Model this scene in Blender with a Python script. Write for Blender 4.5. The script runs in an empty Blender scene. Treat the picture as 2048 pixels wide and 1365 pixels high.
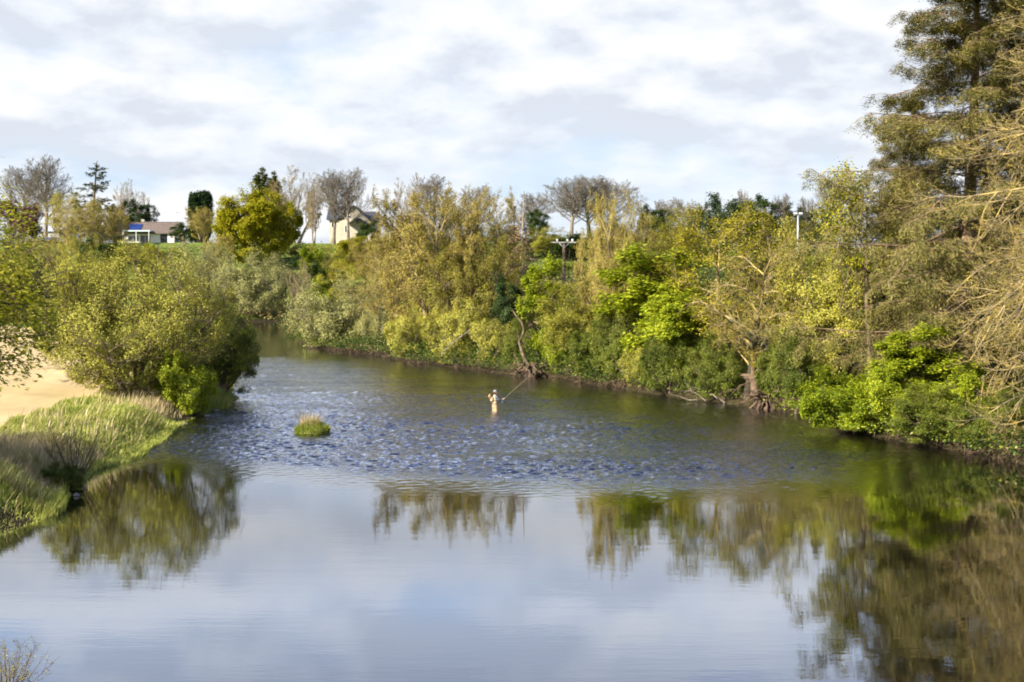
import bpy, math, numpy as np
from mathutils import Vector, Matrix
sc = bpy.context.scene
COL = sc.collection
PI = math.pi
H = 8.0; F = 2844.0; CX = 1024.0; HY = 540.0      # camera height, focal length in px of a 2048-wide frame, horizon row
def rad(a): return math.radians(a)

# ------------------------------------------------------------------ camera
pitch = math.atan((682.5-HY)/F)
cam = bpy.data.cameras.new('camera'); co = bpy.data.objects.new('camera', cam); COL.objects.link(co)
cam.sensor_width = 36; cam.lens = F/2048*36*1.0
cam.clip_end = 20000; cam.clip_start = .5
co.location = (0, 0, H); co.rotation_euler = (PI/2-pitch, 0, 0)
sc.camera = co
def at(px, py, Y=None, z=None):
    """a world point from a place in the photograph: at depth Y, or where the ray meets height z"""
    dx = (px-CX)/F; dy = (682.5-py)/F
    d = np.array([dx, math.cos(pitch)+dy*math.sin(pitch), -math.sin(pitch)+dy*math.cos(pitch)])
    t = Y/d[1] if Y is not None else (z-H)/d[2]
    return np.array([0, 0, H])+d*t

# ------------------------------------------------------------------ materials
def newmat(name):
    m = bpy.data.materials.new(name); m.use_nodes = True
    nt = m.node_tree; nt.nodes.clear()
    return m, nt, nt.nodes, nt.links
def N(nt, typ, **kw):
    n = nt.nodes.new(typ)
    for k, v in kw.items():
        if k in n.inputs: n.inputs[k].default_value = v
        else: setattr(n, k, v)
    return n
def ramp(nt, stops, fac):
    r = nt.nodes.new('ShaderNodeValToRGB'); e = r.color_ramp.elements
    while len(e) < len(stops): e.new(.5)
    for i, (p, c) in enumerate(stops):
        e[i].position = p; e[i].color = (*c, 1) if len(c) == 3 else c
    nt.links.new(fac, r.inputs[0]); return r.outputs[0]
def noise(nt, vec, scale, detail=3, rough=.55):
    n = N(nt, 'ShaderNodeTexNoise', Scale=scale, Detail=detail, Roughness=rough)
    if vec is not None: nt.links.new(vec, n.inputs['Vector'])
    return n.outputs[0]
def mth(nt, op, a, b=None, clamp=False):
    n = nt.nodes.new('ShaderNodeMath'); n.operation = op; n.use_clamp = clamp
    for i, v in enumerate((a, b)):
        if v is None: continue
        if isinstance(v, (int, float)): n.inputs[i].default_value = v
        else: nt.links.new(v, n.inputs[i])
    return n.outputs[0]
def mixc(nt, f, a, b, blend='MIX'):
    n = nt.nodes.new('ShaderNodeMix'); n.data_type = 'RGBA'; n.blend_type = blend
    for i, v in ((0, f), (6, a), (7, b)):
        if isinstance(v, (int, float)): n.inputs[i].default_value = v
        elif isinstance(v, tuple): n.inputs[i].default_value = (*v, 1)
        else: nt.links.new(v, n.inputs[i])
    return n.outputs[2]
def leafmat(name, a, b, c, trans=.2):
    """a darker, b main, c brightest leaf colour; clumps by noise, single leaves by island"""
    m, nt, ns, lk = newmat(name)
    g = nt.nodes.new('ShaderNodeNewGeometry'); oi = nt.nodes.new('ShaderNodeObjectInfo')
    f = mth(nt, 'ADD', mth(nt, 'MULTIPLY', noise(nt, g.outputs['Position'], .55, 2), .8), mth(nt, 'MULTIPLY', g.outputs['Random Per Island'], .5))
    f = mth(nt, 'ADD', f, mth(nt, 'MULTIPLY', mth(nt, 'SUBTRACT', oi.outputs['Random'], .5), .3))
    col = ramp(nt, [(.35, a), (.62, b), (.88, c)], f)
    d = N(nt, 'ShaderNodeBsdfDiffuse'); t = N(nt, 'ShaderNodeBsdfTranslucent'); mx = N(nt, 'ShaderNodeMixShader', Fac=trans)
    lk.new(col, d.inputs[0]); lk.new(mixc(nt, .5, col, (1., 1., .5), 'MULTIPLY'), t.inputs[0])
    gl = N(nt, 'ShaderNodeBsdfGlossy', Roughness=.45, Color=(1, 1, 1, 1)); m2 = N(nt, 'ShaderNodeMixShader', Fac=.01)
    lk.new(d.outputs[0], mx.inputs[1]); lk.new(t.outputs[0], mx.inputs[2])
    lk.new(mx.outputs[0], m2.inputs[1]); lk.new(gl.outputs[0], m2.inputs[2])
    o = N(nt, 'ShaderNodeOutputMaterial'); lk.new(m2.outputs[0], o.inputs[0]); return m
def plain(name, stops, scale=3., rough=.8, bump=0., detail=4, metallic=0., spec=.3, stretch=None):
    m, nt, ns, lk = newmat(name)
    tc = nt.nodes.new('ShaderNodeTexCoord'); v = tc.outputs['Object']
    if stretch:
        mp = nt.nodes.new('ShaderNodeMapping'); mp.inputs['Scale'].default_value = stretch
        lk.new(v, mp.inputs[0]); v = mp.outputs[0]
    f = noise(nt, v, scale, detail)
    p = N(nt, 'ShaderNodeBsdfPrincipled', Roughness=rough, Metallic=metallic); p.inputs['Specular IOR Level'].default_value = spec
    lk.new(ramp(nt, stops, f), p.inputs['Base Color'])
    if bump:
        b = N(nt, 'ShaderNodeBump', Distance=bump); lk.new(f, b.inputs['Height']); lk.new(b.outputs[0], p.inputs['Normal'])
    o = N(nt, 'ShaderNodeOutputMaterial'); lk.new(p.outputs[0], o.inputs[0]); return m
def two(a, b, lo=.35, hi=.65): return [(lo, a), (hi, b)]

LF = {
 'willow': leafmat('willow_leaf', (.17,.18,.022), (.36,.355,.05), (.54,.51,.11)),
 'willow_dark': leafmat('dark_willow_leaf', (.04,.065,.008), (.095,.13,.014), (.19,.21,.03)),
 'greyolive': leafmat('grey_olive_leaf', (.14,.15,.045), (.265,.27,.085), (.39,.38,.14)),
 'olive': leafmat('olive_leaf', (.11,.115,.010), (.24,.235,.020), (.39,.36,.04)),
 'lime': leafmat('lime_leaf', (.16,.20,.010), (.36,.42,.020), (.50,.54,.04), .45),
 'fresh': leafmat('fresh_leaf', (.07,.12,.008), (.18,.26,.014), (.32,.39,.035), .42),
 'yellow': leafmat('yellow_green_leaf', (.15,.16,.006), (.33,.32,.010), (.50,.44,.025), .4),
 'sunny': leafmat('sunny_leaf', (.16,.19,.012), (.32,.34,.022), (.50,.47,.06), .45),
 'gold': leafmat('golden_bud', (.17,.125,.025), (.31,.235,.05), (.46,.36,.09), .2),
 'rust': leafmat('brown_bud', (.13,.10,.035), (.245,.195,.07), (.36,.30,.12), .2),
 'greybud': leafmat('grey_bud', (.09,.08,.06), (.17,.15,.11), (.24,.21,.15), .2),
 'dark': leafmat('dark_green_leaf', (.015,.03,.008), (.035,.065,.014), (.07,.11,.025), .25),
 'ivy': leafmat('ivy_leaf', (.012,.035,.008), (.03,.075,.013), (.07,.14,.025), .2),
 'needle': leafmat('spruce_needle', (.05,.06,.015), (.125,.13,.034), (.25,.22,.06), .2),
 'darkneedle': leafmat('dark_needle', (.012,.028,.014), (.025,.05,.022), (.05,.085,.03), .15),
 'purple': leafmat('purple_leaf', (.05,.02,.022), (.13,.05,.055), (.22,.10,.09), .3),
 'teal': leafmat('haze_blue_leaf', (.03,.05,.025), (.06,.09,.045), (.10,.14,.07), .25),  # distance haze of the far row is put into this bluish leaf colour
 'larch': leafmat('pale_larch_twig', (.20,.14,.07), (.33,.25,.14), (.44,.35,.2), .15),
 'grass': leafmat('grass_blade', (.14,.19,.03), (.31,.365,.06), (.52,.52,.15), .4),
 'straw': leafmat('straw_blade', (.30,.23,.11), (.52,.42,.22), (.70,.59,.35), .35),
}
BK = {
 'grey': plain('grey_bark', two((.10,.085,.065), (.27,.23,.18)), 2.5, .9),
 'brown': plain('brown_bark', two((.06,.045,.03), (.18,.135,.09)), 3, .9),
 'gold': plain('lichen_bark', [(.33, (.12,.10,.065)), (.5, (.29,.23,.115)), (.68, (.50,.37,.09))], 1.6, .9),
 'pale': plain('pale_bark', two((.20,.16,.11), (.42,.34,.25)), 2.5, .9),
 'dark': plain('ivy_dark_bark', two((.02,.02,.012), (.09,.07,.045)), 3, .9),
 'red': plain('spruce_bark', two((.10,.07,.04), (.30,.21,.12)), 4, .9),
}

# ------------------------------------------------------------------ mesh helpers
def mesh(name, V, Q, mats, mi=None, smooth=True):
    V = np.asarray(V, np.float32).reshape(-1, 3); Q = np.asarray(Q, np.int32).reshape(-1, 4)
    me = bpy.data.meshes.new(name); n = len(Q)
    me.vertices.add(len(V)); me.vertices.foreach_set('co', V.ravel())
    me.loops.add(4*n); me.loops.foreach_set('vertex_index', Q.ravel())
    me.polygons.add(n); me.polygons.foreach_set('loop_start', np.arange(0, 4*n, 4, dtype=np.int32))
    for m in mats: me.materials.append(m)
    if mi is not None: me.polygons.foreach_set('material_index', np.asarray(mi, np.int32))
    me.update(calc_edges=True)
    me.polygons.foreach_set('use_smooth', np.full(n, smooth))
    return me
def link(name, data, parent=None):
    o = bpy.data.objects.new(name, data); COL.objects.link(o)
    if parent is not None: o.parent = parent
    return o
def tag(o, label=None, cat=None, group=None, kind=None):
    for k, v in (('label', label), ('category', cat), ('group', group), ('kind', kind)):
        if v: o[k] = v
    return o
def tubes(P, R, sides):
    n, K = P.shape[:2]
    T = np.gradient(P, axis=1); T /= np.linalg.norm(T, axis=2, keepdims=True)+1e-9
    D = P[:, -1]-P[:, 0]; ref = np.zeros((n, 3)); ref[np.arange(n), np.argmin(np.abs(D), axis=1)] = 1
    U = np.cross(T, ref[:, None, :]); U /= np.linalg.norm(U, axis=2, keepdims=True)+1e-9
    W = np.cross(T, U)
    a = np.arange(sides)*2*PI/sides
    V = P[:, :, None, :]+R[:, :, None, None]*(U[:, :, None, :]*np.cos(a)[None, None, :, None]+W[:, :, None, :]*np.sin(a)[None, None, :, None])
    i = np.arange(n)[:, None, None]*K*sides+np.arange(K-1)[None, :, None]*sides
    j = np.arange(sides)[None, None, :]; j2 = (j+1) % sides
    Q = np.stack([i+j, i+j2, i+sides+j2, i+sides+j], -1)
    return V.reshape(-1, 3), Q.reshape(-1, 4)
def leaves(rng, C, size, asp=.55, up=.35, dirs=None, out=None):
    """one small diamond blade per centre, turned every way"""
    n = len(C); nrm = rng.normal(size=(n, 3)); nrm /= np.linalg.norm(nrm, axis=1, keepdims=True)
    nrm[:, 2] = np.abs(nrm[:, 2])+up
    if out is not None: nrm += out
    nrm /= np.linalg.norm(nrm, axis=1, keepdims=True)
    d = rng.normal(size=(n, 3)) if dirs is None else dirs+rng.normal(size=(n, 3))*.35
    d -= nrm*np.sum(d*nrm, 1)[:, None]; d /= np.linalg.norm(d, axis=1, keepdims=True)+1e-9
    w = np.cross(nrm, d); s = (size*rng.uniform(.6, 1.4, n))[:, None]
    V = np.stack([C-d*s*.5, C+w*s*asp*.5, C+d*s*.5, C-w*s*asp*.5], 1)
    return V.reshape(-1, 3), np.arange(4*n).reshape(n, 4)
def join(parts):
    Vs, Qs, Ms, o = [], [], [], 0
    for V, Q, m in parts:
        Vs.append(V); Qs.append(Q+o); Ms.append(np.full(len(Q), m)); o += len(V)
    return np.concatenate(Vs), np.concatenate(Qs), np.concatenate(Ms)

# ------------------------------------------------------------------ trees
def walk(rng, S, D, L, K, wander, grav):
    n = len(L); P = np.empty((n, K+1, 3)); P[:, 0] = S; d = D.copy()
    for k in range(K):
        d = d+wander*rng.normal(size=(n, 3)); g = grav[k*len(grav)//K] if isinstance(grav, (list, tuple)) else grav
        d[:, 2] += g/K; d /= np.linalg.norm(d, axis=1, keepdims=True)
        P[:, k+1] = P[:, k]+d*(L/K)[:, None]
    return P
def sample(P, t):
    K = P.shape[1]-1; x = np.clip(t*K, 0, K-1e-4); k = x.astype(int); f = (x-k)[..., None]
    i = np.arange(len(P))[:, None]
    return P[i, k]*(1-f)+P[i, k+1]*f, P[i, k+1]-P[i, k]
def make_tree(seed, h, w, stems=1, spread=.1, r0=.25, stem_len=.8, crown_z=.55, crown_rz=.48, cone=0, lean=0,
              levels=(), leaf=None, bark='brown', sides=(8, 5, 4, 3), trunk_levels=2, lump=.18, stem_wander=.05, stem_grav=.1, K0=8, trunk_bark=None):
    """levels: dicts m, t0, ang, len, rr, K, wander, grav. leaf: dict mat, n, size, spread, asp. Returns trunk mesh, crown mesh, height, width"""
    rng = np.random.default_rng(seed)
    ph = rng.uniform(0, 6.28, (6,)); kv = rng.normal(size=(6, 3))*2.6
    def env(p):
        q = (p-np.array([0, 0, crown_z*h]))/np.array([w/2, w/2, crown_rz*h])
        if cone: q = (p-np.array([0, 0, 0])); rr = (w/2)*np.clip(1-p[..., 2]/h, .02, 1)**cone; v = np.linalg.norm(q[..., :2], axis=-1)/rr
        else: v = np.linalg.norm(q, axis=-1)
        u = q/(np.linalg.norm(q, axis=-1, keepdims=True)+1e-6)
        return v/(1+lump*np.sum(np.sin(u@kv.T+ph), -1)/2.2)
    a = rng.uniform(0, 6.28)+np.arange(stems)*2.4
    sp = spread*(np.arange(stems)+.5)**.5/max(1, (stems)**.5)*1.4 if stems > 1 else np.array([lean])
    D = np.stack([np.sin(sp)*np.cos(a), np.sin(sp)*np.sin(a), np.cos(sp)], 1)
    S = np.stack([np.cos(a)*r0*1.2*(stems > 1), np.sin(a)*r0*1.2*(stems > 1), np.full(stems, -.25)], 1)
    L = np.full(stems, h*stem_len)*rng.uniform(.85, 1, stems)
    P = walk(rng, S, D, L, K0, stem_wander, stem_grav)
    t = np.linspace(0, 1, K0+1); R = np.tile(r0*((1-t)**.9*.88+.12), (stems, 1)); R[:, 0] *= 1.35
    tr, cr = [], []
    V, Q = tubes(P, R, sides[0]); tr.append((V, Q, 0))
    Rt = R
    for li, lv in enumerate(levels):
        n, m = len(P), lv['m']
        t0 = lv.get('t0', .25); t = t0+(1-t0)*((np.arange(m)+rng.uniform(0, 1, (n, m)))/m)**lv.get('tp', 1.)
        S, T = sample(P, t); T = T/np.linalg.norm(T, axis=-1, keepdims=True)
        Rs = Rt[:, :1]*0+np.take_along_axis(Rt, np.clip((t*(Rt.shape[1]-1)).astype(int), 0, Rt.shape[1]-1), 1)
        az = rng.uniform(0, 6.28, (n, 1))+np.arange(m)*2.39996+rng.normal(size=(n, m))*.35
        ang = np.radians(lv['ang'])*(lv.get('a0', 1)+(lv.get('a1', 1)-lv.get('a0', 1))*t)*rng.uniform(.8, 1.2, (n, m))
        ref = np.where(np.abs(T[..., 2:]) < .9, np.array([0, 0, 1.]), np.array([1., 0, 0])); U = np.cross(T, ref); U /= np.linalg.norm(U, axis=-1, keepdims=True)
        W = np.cross(T, U)
        if lv.get('flat'): az = np.where(np.arange(m) % 2 == 0, 0., PI)[None, :]+rng.normal(size=(n, m))*lv['flat']
        Dn = T*np.cos(ang)[..., None]+(U*np.cos(az)[..., None]+W*np.sin(az)[..., None])*np.sin(ang)[..., None]
        Ln = L[:, None]*lv['len']*(1-lv.get('taper', .5)*t)*rng.uniform(.65, 1.25, (n, m))
        if lv.get('abs'): Ln = lv['abs']*((1-t)**lv.get('pw', .8)*.95+.05)*rng.uniform(.7, 1.15, (n, m))
        S, Dn, Ln, Rs = S.reshape(-1, 3), Dn.reshape(-1, 3), Ln.ravel(), Rs.ravel()
        for _ in range(2):
            v = env(S+Dn*Ln[:, None]); Ln = Ln*np.where(v > 1, np.clip(1/v, .35, 1)**1.6, 1)
        keep = (Ln > lv.get('min', .05))
        if lv.get('drop'): keep &= rng.uniform(size=len(Ln)) > lv['drop']
        S, Dn, Ln, Rs = S[keep], Dn[keep], Ln[keep], Rs[keep]
        P = walk(rng, S, Dn, Ln, lv.get('K', 4), lv.get('wander', .12), lv.get('grav', .2))
        L = Ln; K = P.shape[1]; t = np.linspace(0, 1, K)
        rb = np.minimum(Rs*.8, np.maximum(Ln*lv.get('rr', .02), lv.get('rmin', .012)))
        Rt = rb[:, None]*(1-t*.75)[None, :]
        V, Q = tubes(P, Rt, sides[min(li+1, len(sides)-1)])
        (tr if li+1 < trunk_levels else cr).append((V, Q, 0))
    mats = [BK[bark]]
    if leaf:
        n, m = len(P), leaf['n']; t = rng.uniform(leaf.get('t0', .1), 1.08, (n, m)); C, T = sample(P, np.minimum(t, 1))
        C = C.reshape(-1, 3)+rng.normal(size=(n*m, 3))*leaf['spread']*np.array([1, 1, leaf.get('flatz', .8)])
        if leaf.get('hang'): C[:, 2] -= rng.uniform(0, leaf['hang'], len(C))
        T = T.reshape(-1, 3); T = T/np.linalg.norm(T, axis=1, keepdims=True)
        cc = C-np.array([0, 0, crown_z*h*.8]); cc /= np.linalg.norm(cc, axis=1, keepdims=True)+1e-6
        kk = (env(C) < leaf.get('clip', 1.12)) & (C[:, 2] > .04) if not cone else C[:, 2] > .04
        C, T, cc = C[kk], T[kk], cc[kk]
        mt = leaf['mat'] if isinstance(leaf['mat'], (list, tuple)) else (leaf['mat'],)
        for k, mm in enumerate(mt):
            mats.append(LF[mm]); fr = leaf.get('mix', [1/len(mt)]*len(mt)); lo = int(sum(fr[:k])*len(C)); hi = int(sum(fr[:k+1])*len(C))
            if k == 0: C = C[(o := rng.permutation(len(C)))]; T = T[o]; cc = cc[o]
            V, Q = leaves(rng, C[lo:hi], leaf['size']*leaf.get('sz', [1]*9)[k], leaf.get('asp', .6), leaf.get('up', .3), T[lo:hi] if leaf.get('along') else None, cc[lo:hi]*leaf.get('out', .6))
            cr.append((V, Q, k+1))
    V, Q, M = join(tr); tm = mesh('trunk', V, Q, [BK[trunk_bark or bark]])
    V2, Q2, M2 = join(cr); cm = mesh('crown', V2, Q2, mats, M2)
    al = np.concatenate([V, V2]); hh = np.percentile(al[:, 2], 99.3); ww = 2*np.percentile(np.linalg.norm(al[:, :2], axis=1), 89)
    return tm, cm, float(hh), float(ww)

def LV(m, t0, ang, ln, **k): return dict(m=m, t0=t0, ang=ang, len=ln, **k)
ARCH = {}
def arch(name, *a, **k): ARCH[name] = (a, k)
# leafy kinds
BUSH = (LV(11, .10, 52, .62, rr=.015, grav=.15, taper=.3), LV(9, .2, 48, .5, rr=.013, wander=.15, taper=.35), LV(8, .15, 48, .5, rr=.012, wander=.15, rmin=.01))
arch('willow_big', 11, 9.4, 11.5, stems=8, spread=.75, r0=.16, stem_len=.9, crown_z=.5, crown_rz=.5, levels=(LV(14, .08, 54, .62, rr=.015, grav=.12, taper=.3), LV(10, .2, 48, .5, rr=.013, wander=.15, taper=.35), LV(9, .15, 48, .5, rr=.012, wander=.15, rmin=.01)),
     leaf=dict(mat='willow', n=19, size=.105, spread=.15, asp=.45, out=.5, clip=.97), bark='brown', lump=.04)
arch('willow_dark', 12, 6, 6, stems=6, spread=.7, r0=.13, crown_z=.5, crown_rz=.52, levels=BUSH, leaf=dict(mat='willow_dark', n=11, size=.14, spread=.16, asp=.4), bark='brown', lump=.2)
arch('bush_lime', 13, 5, 6, stems=6, spread=.85, r0=.10, crown_z=.45, crown_rz=.55, levels=BUSH, leaf=dict(mat=('fresh', 'lime'), mix=[.4, .6], n=11, size=.17, spread=.19, asp=.65, up=.6), bark='brown', lump=.28)
arch('dome_olive', 14, 7, 10, stems=9, spread=1.0, r0=.12, crown_z=.42, crown_rz=.58, levels=BUSH, leaf=dict(mat='greyolive', n=8, size=.17, spread=.18, asp=.35), bark='grey', lump=.12)
arch('bush_willow', 15, 7, 7, stems=7, spread=.75, r0=.12, crown_z=.5, crown_rz=.52, levels=BUSH, leaf=dict(mat=('willow', 'olive'), mix=[.7, .3], n=7, size=.17, spread=.18, asp=.45), bark='grey', lump=.25)
TREE = (LV(20, .14, 62, .58, rr=.015, grav=.35, taper=.25), LV(11, .3, 50, .5, rr=.012, wander=.16, taper=.3, drop=.3), LV(13, .25, 50, .36, rr=.011, wander=.16, rmin=.012))
arch('round_yellow', 21, 14, 12, stems=3, spread=.35, r0=.25, levels=(LV(24, .04, 68, .62, rr=.015, grav=.25, taper=.25), TREE[1], TREE[2]), leaf=dict(mat='yellow', n=12, size=.26, spread=.28, up=.5, clip=1.02), lump=.03, crown_z=.53, crown_rz=.5)
arch('olive_tree', 22, 14, 12, r0=.28, levels=TREE, leaf=dict(mat=('olive', 'rust'), mix=[.7, .3], n=12, size=.165, spread=.28), lump=.25, crown_z=.52, crown_rz=.5)
arch('olive_tree_b', 27, 13, 12, stems=3, spread=.5, r0=.22, levels=TREE, leaf=dict(mat=('olive', 'willow'), mix=[.55, .45], n=12, size=.15, spread=.3), lump=.3, crown_z=.5, crown_rz=.52)
arch('green_tree', 23, 10, 7, r0=.18, levels=TREE, leaf=dict(mat=('fresh', 'lime'), mix=[.45, .55], n=11, size=.2, spread=.22, up=.9, asp=.75), bark='brown', lump=.35, crown_z=.52, crown_rz=.52)
arch('high_olive', 30, 15, 10, r0=.24, crown_z=.74, crown_rz=.27, levels=(LV(16, .5, 62, .45, rr=.015, grav=.3, taper=.25), TREE[1], TREE[2]), leaf=dict(mat=('olive', 'yellow'), mix=[.65, .35], n=11, size=.16, spread=.26), lump=.15)
arch('yellow_tree', 24, 15, 13, r0=.28, levels=TREE, leaf=dict(mat=('yellow', 'olive', 'gold'), mix=[.62, .13, .25], n=11, size=.16, spread=.26), bark='gold', lump=.3, crown_z=.54, crown_rz=.5)
arch('dark_tree', 25, 11, 9, r0=.25, levels=TREE, leaf=dict(mat='dark', n=9, size=.3, spread=.3), lump=.25)
arch('teal_tree', 26, 11, 10, r0=.25, levels=TREE, leaf=dict(mat='teal', n=7, size=.36, spread=.35), lump=.25)
arch('sunny_tree', 28, 11, 9.5, stems=5, spread=.6, r0=.13, levels=(LV(20, .1, 60, .5, rr=.012, grav=.3, taper=.25), LV(12, .15, 50, .5, rr=.010, wander=.16, taper=.3), LV(10, .1, 48, .48, rr=.008, wander=.16, rmin=.006)), leaf=dict(mat='sunny', clip=1.0, n=12, size=.085, spread=.2, up=.5, asp=.5), lump=.1, crown_z=.5, crown_rz=.5)
arch('purple_tree', 29, 9, 7, r0=.2, levels=TREE, leaf=dict(mat='purple', n=7, size=.3, spread=.3), lump=.25)
# bare kinds
BARE = (LV(20, .2, 56, .78, rr=.021, grav=.6, wander=.1, taper=.3), LV(9, .2, 42, .52, rr=.016, grav=.3, taper=.3), LV(9, .15, 40, .5, rr=.012, grav=.3, K=3, rmin=.03), LV(5, .2, 38, .55, rr=.012, K=2, rmin=.026))
arch('bare_grey', 31, 16, 13, r0=.42, stem_len=.8, levels=(dict(BARE[0], t0=.36),)+BARE[1:], leaf=dict(mat='greybud', n=2, size=.16, spread=.06, asp=.35), bark='grey', lump=.06, crown_z=.64, crown_rz=.37)
arch('bare_upright', 32, 15, 9, stems=3, spread=.35, r0=.27, stem_len=.75, levels=(LV(13, .15, 38, .65, rr=.016, grav=.6, taper=.3), LV(8, .2, 36, .5, rr=.012, grav=.4), LV(8, .15, 34, .5, rr=.012, K=3, rmin=.022), LV(4, .2, 32, .5, K=2, rr=.012, rmin=.018)),
     leaf=dict(mat='rust', n=2, size=.16, spread=.06, asp=.4), bark='pale', lump=.15, crown_z=.56, crown_rz=.44)
arch('gold_twigs', 33, 17, 12, stems=3, spread=.4, r0=.26, stem_len=.78, levels=(LV(15, .12, 52, .58, rr=.015, grav=.45, taper=.3), LV(10, .2, 42, .5, rr=.012, taper=.35), LV(8, .15, 40, .5, rr=.010, K=3, rmin=.014), LV(3, .2, 40, .5, K=2, rr=.01, rmin=.012)),
     leaf=dict(mat=('gold', 'rust', 'olive'), mix=[.4, .3, .3], n=7, size=.14, clip=1.03, spread=.1, asp=.5), bark='gold', lump=.08, crown_z=.52, crown_rz=.49)
arch('lichen_droop', 34, 12, 13, stems=1, lean=.08, r0=.28, trunk_bark='dark', stem_len=.72, levels=(LV(24, .22, 66, .62, rr=.02, grav=[.3, -.7, -1.2], wander=.12, K=7, taper=.3), LV(9, .15, 48, .48, rr=.014, grav=-.5, K=5), LV(7, .1, 46, .5, rr=.011, grav=-.3, K=3, rmin=.014), LV(4, .2, 40, .5, K=2, rmin=.010)),
     leaf=dict(mat=('gold', 'olive'), mix=[.6, .4], n=3, size=.10, spread=.06, asp=.5), bark='gold', trunk_levels=1, lump=.25, crown_z=.52, crown_rz=.5)
arch('larch', 35, 13, 4.6, r0=.18, stem_len=1.0, cone=.75, stem_wander=.015, levels=(LV(110, .06, 82, .2, abs=2.6, pw=.75, rr=.012, grav=[-.3, .2], K=4), LV(9, .15, 50, .35, rr=.01, K=2, rmin=.010), LV(5, .15, 45, .5, K=2, rmin=.009)),
     leaf=dict(mat='larch', n=6, size=.17, spread=.10, asp=.4), bark='pale', lump=.1, K0=10)
# conifers
arch('spruce', 41, 25, 15, r0=.36, stem_len=1.0, cone=.62, stem_wander=.008, K0=16, levels=(LV(150, .12, 86, .3, abs=8.2, pw=.62, rr=.009, grav=[-.35, -.25, .45], wander=.11, K=7, drop=.14, a0=1.1, a1=.85),
     LV(16, .06, 55, .24, taper=.25, flat=.45, rr=.010, grav=-1.0, K=3, rmin=.012), LV(8, .1, 48, .42, flat=.7, rr=.01, grav=-.5, K=2, rmin=.009)),
     leaf=dict(mat=('needle', 'rust'), mix=[.86, .14], n=20, size=.17, spread=.08, asp=.15, along=1, up=.3, hang=.38), bark='red', lump=.35, trunk_levels=2)
arch('cypress', 42, 9, 2.6, stems=5, spread=.06, r0=.12, stem_len=.95, crown_z=.5, crown_rz=.52, levels=(LV(34, .02, 26, .26, grav=1.2, rr=.01), LV(7, .1, 26, .5, grav=1.), LV(5, .1, 26, .5, K=2)),
     leaf=dict(mat='darkneedle', n=14, size=.28, spread=.22, asp=.4, along=1), bark='brown', lump=.05)
arch('far_spruce', 43, 13, 5.5, r0=.22, stem_len=1.0, cone=.55, stem_wander=.01, K0=10, levels=(LV(46, .12, 84, .2, abs=2.8, pw=.5, rr=.012, grav=[-.5, .5, .9], K=5), LV(9, .2, 50, .3, K=2, grav=-.5), LV(4, .1, 45, .5, K=2)),
     leaf=dict(mat=('darkneedle', 'needle'), n=5, size=.24, spread=.07, asp=.3, along=1), bark='brown', lump=.25)
arch('dark_conifer', 44, 12, 5.5, r0=.22, stem_len=1.0, cone=.8, stem_wander=.01, K0=10, levels=(LV(90, .08, 76, .2, abs=3.2, pw=.8, rr=.012, K=4, grav=.3), LV(8, .2, 50, .35, K=2, grav=-.2), LV(5, .1, 45, .5, K=2)),
     leaf=dict(mat=('darkneedle', 'needle'), mix=[.6, .4], n=5, size=.28, spread=.1, asp=.35, along=1), bark='brown', lump=.2)
arch('twiggy_bush', 51, 3, 2.4, stems=22, spread=.5, r0=.022, stem_len=.95, crown_z=.6, crown_rz=.5, levels=(LV(6, .25, 28, .4, rr=.008, rmin=.006, grav=.3), LV(4, .2, 28, .5, K=2, rmin=.005)),
     leaf=dict(mat=('rust', 'willow'), mix=[.6, .4], n=4, size=.055, spread=.04, asp=.5), bark='brown', lump=.1, trunk_levels=1, K0=5)
arch('reed_clump', 52, 1.6, 1.6, stems=40, spread=.5, r0=.012, stem_len=.95, crown_z=.6, crown_rz=.6, levels=(LV(3, .4, 20, .3, K=2, rmin=.004),), leaf=dict(mat='straw', n=4, size=.14, spread=.03, asp=.15, along=1), bark='pale', trunk_levels=1, K0=4)
MADE = {}
def proto(kind):
    if kind not in MADE: MADE[kind] = make_tree(*ARCH[kind][0], **ARCH[kind][1])
    return MADE[kind]

# ------------------------------------------------------------------ the river and the ground
def G(px, py): p = at(px, py, z=0.); return (p[0], p[1])
right_bank = [(40, -40), (36, 0), (32, 25), (27, 45), G(2048, 926), G(1950, 908), G(1830, 888), G(1700, 862), G(1600, 826), G(1420, 800), G(1240, 777), G(1100, 754), G(1000, 747),
              G(830, 727), G(760, 712), G(640, 698), (-24, 162), (-29.5, 190), (-31, 205), (-35, 216)]
left_bank = [G(0, 1060), G(110, 1022), G(150, 985), G(185, 945), G(270, 908), G(330, 872), G(380, 838), G(450, 812), G(462, 795), (-22, 110), (-31, 140), (-37, 170), (-46, 190), (-75, 198), (-130, 196)]
river = np.array(right_bank+[(-70, 219), (-130, 216)]+left_bank[::-1]+[(-18, 35), (-22, 20), (-28, -5), (-32, -40)])
def inside(x, y, poly):
    r = np.zeros(x.shape, bool); n = len(poly)
    for i in range(n):
        x1, y1 = poly[i]; x2, y2 = poly[(i+1) % n]
        if y1 == y2: continue
        c = ((y1 > y) != (y2 > y)) & (x < (x2-x1)*(y-y1)/(y2-y1)+x1); r ^= c
    return r
def sdist(x, y, poly):
    x = np.asarray(x, float); y = np.asarray(y, float)
    d = np.full(x.shape, 1e9); n = len(poly)
    for i in range(n):
        a = np.array(poly[i]); b = np.array(poly[(i+1) % n]); ab = b-a
        t = np.clip(((x-a[0])*ab[0]+(y-a[1])*ab[1])/(ab@ab), 0, 1)
        d = np.minimum(d, np.hypot(x-a[0]-t*ab[0], y-a[1]-t*ab[1]))
    return np.where(inside(x, y, poly), -d, d)
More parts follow.
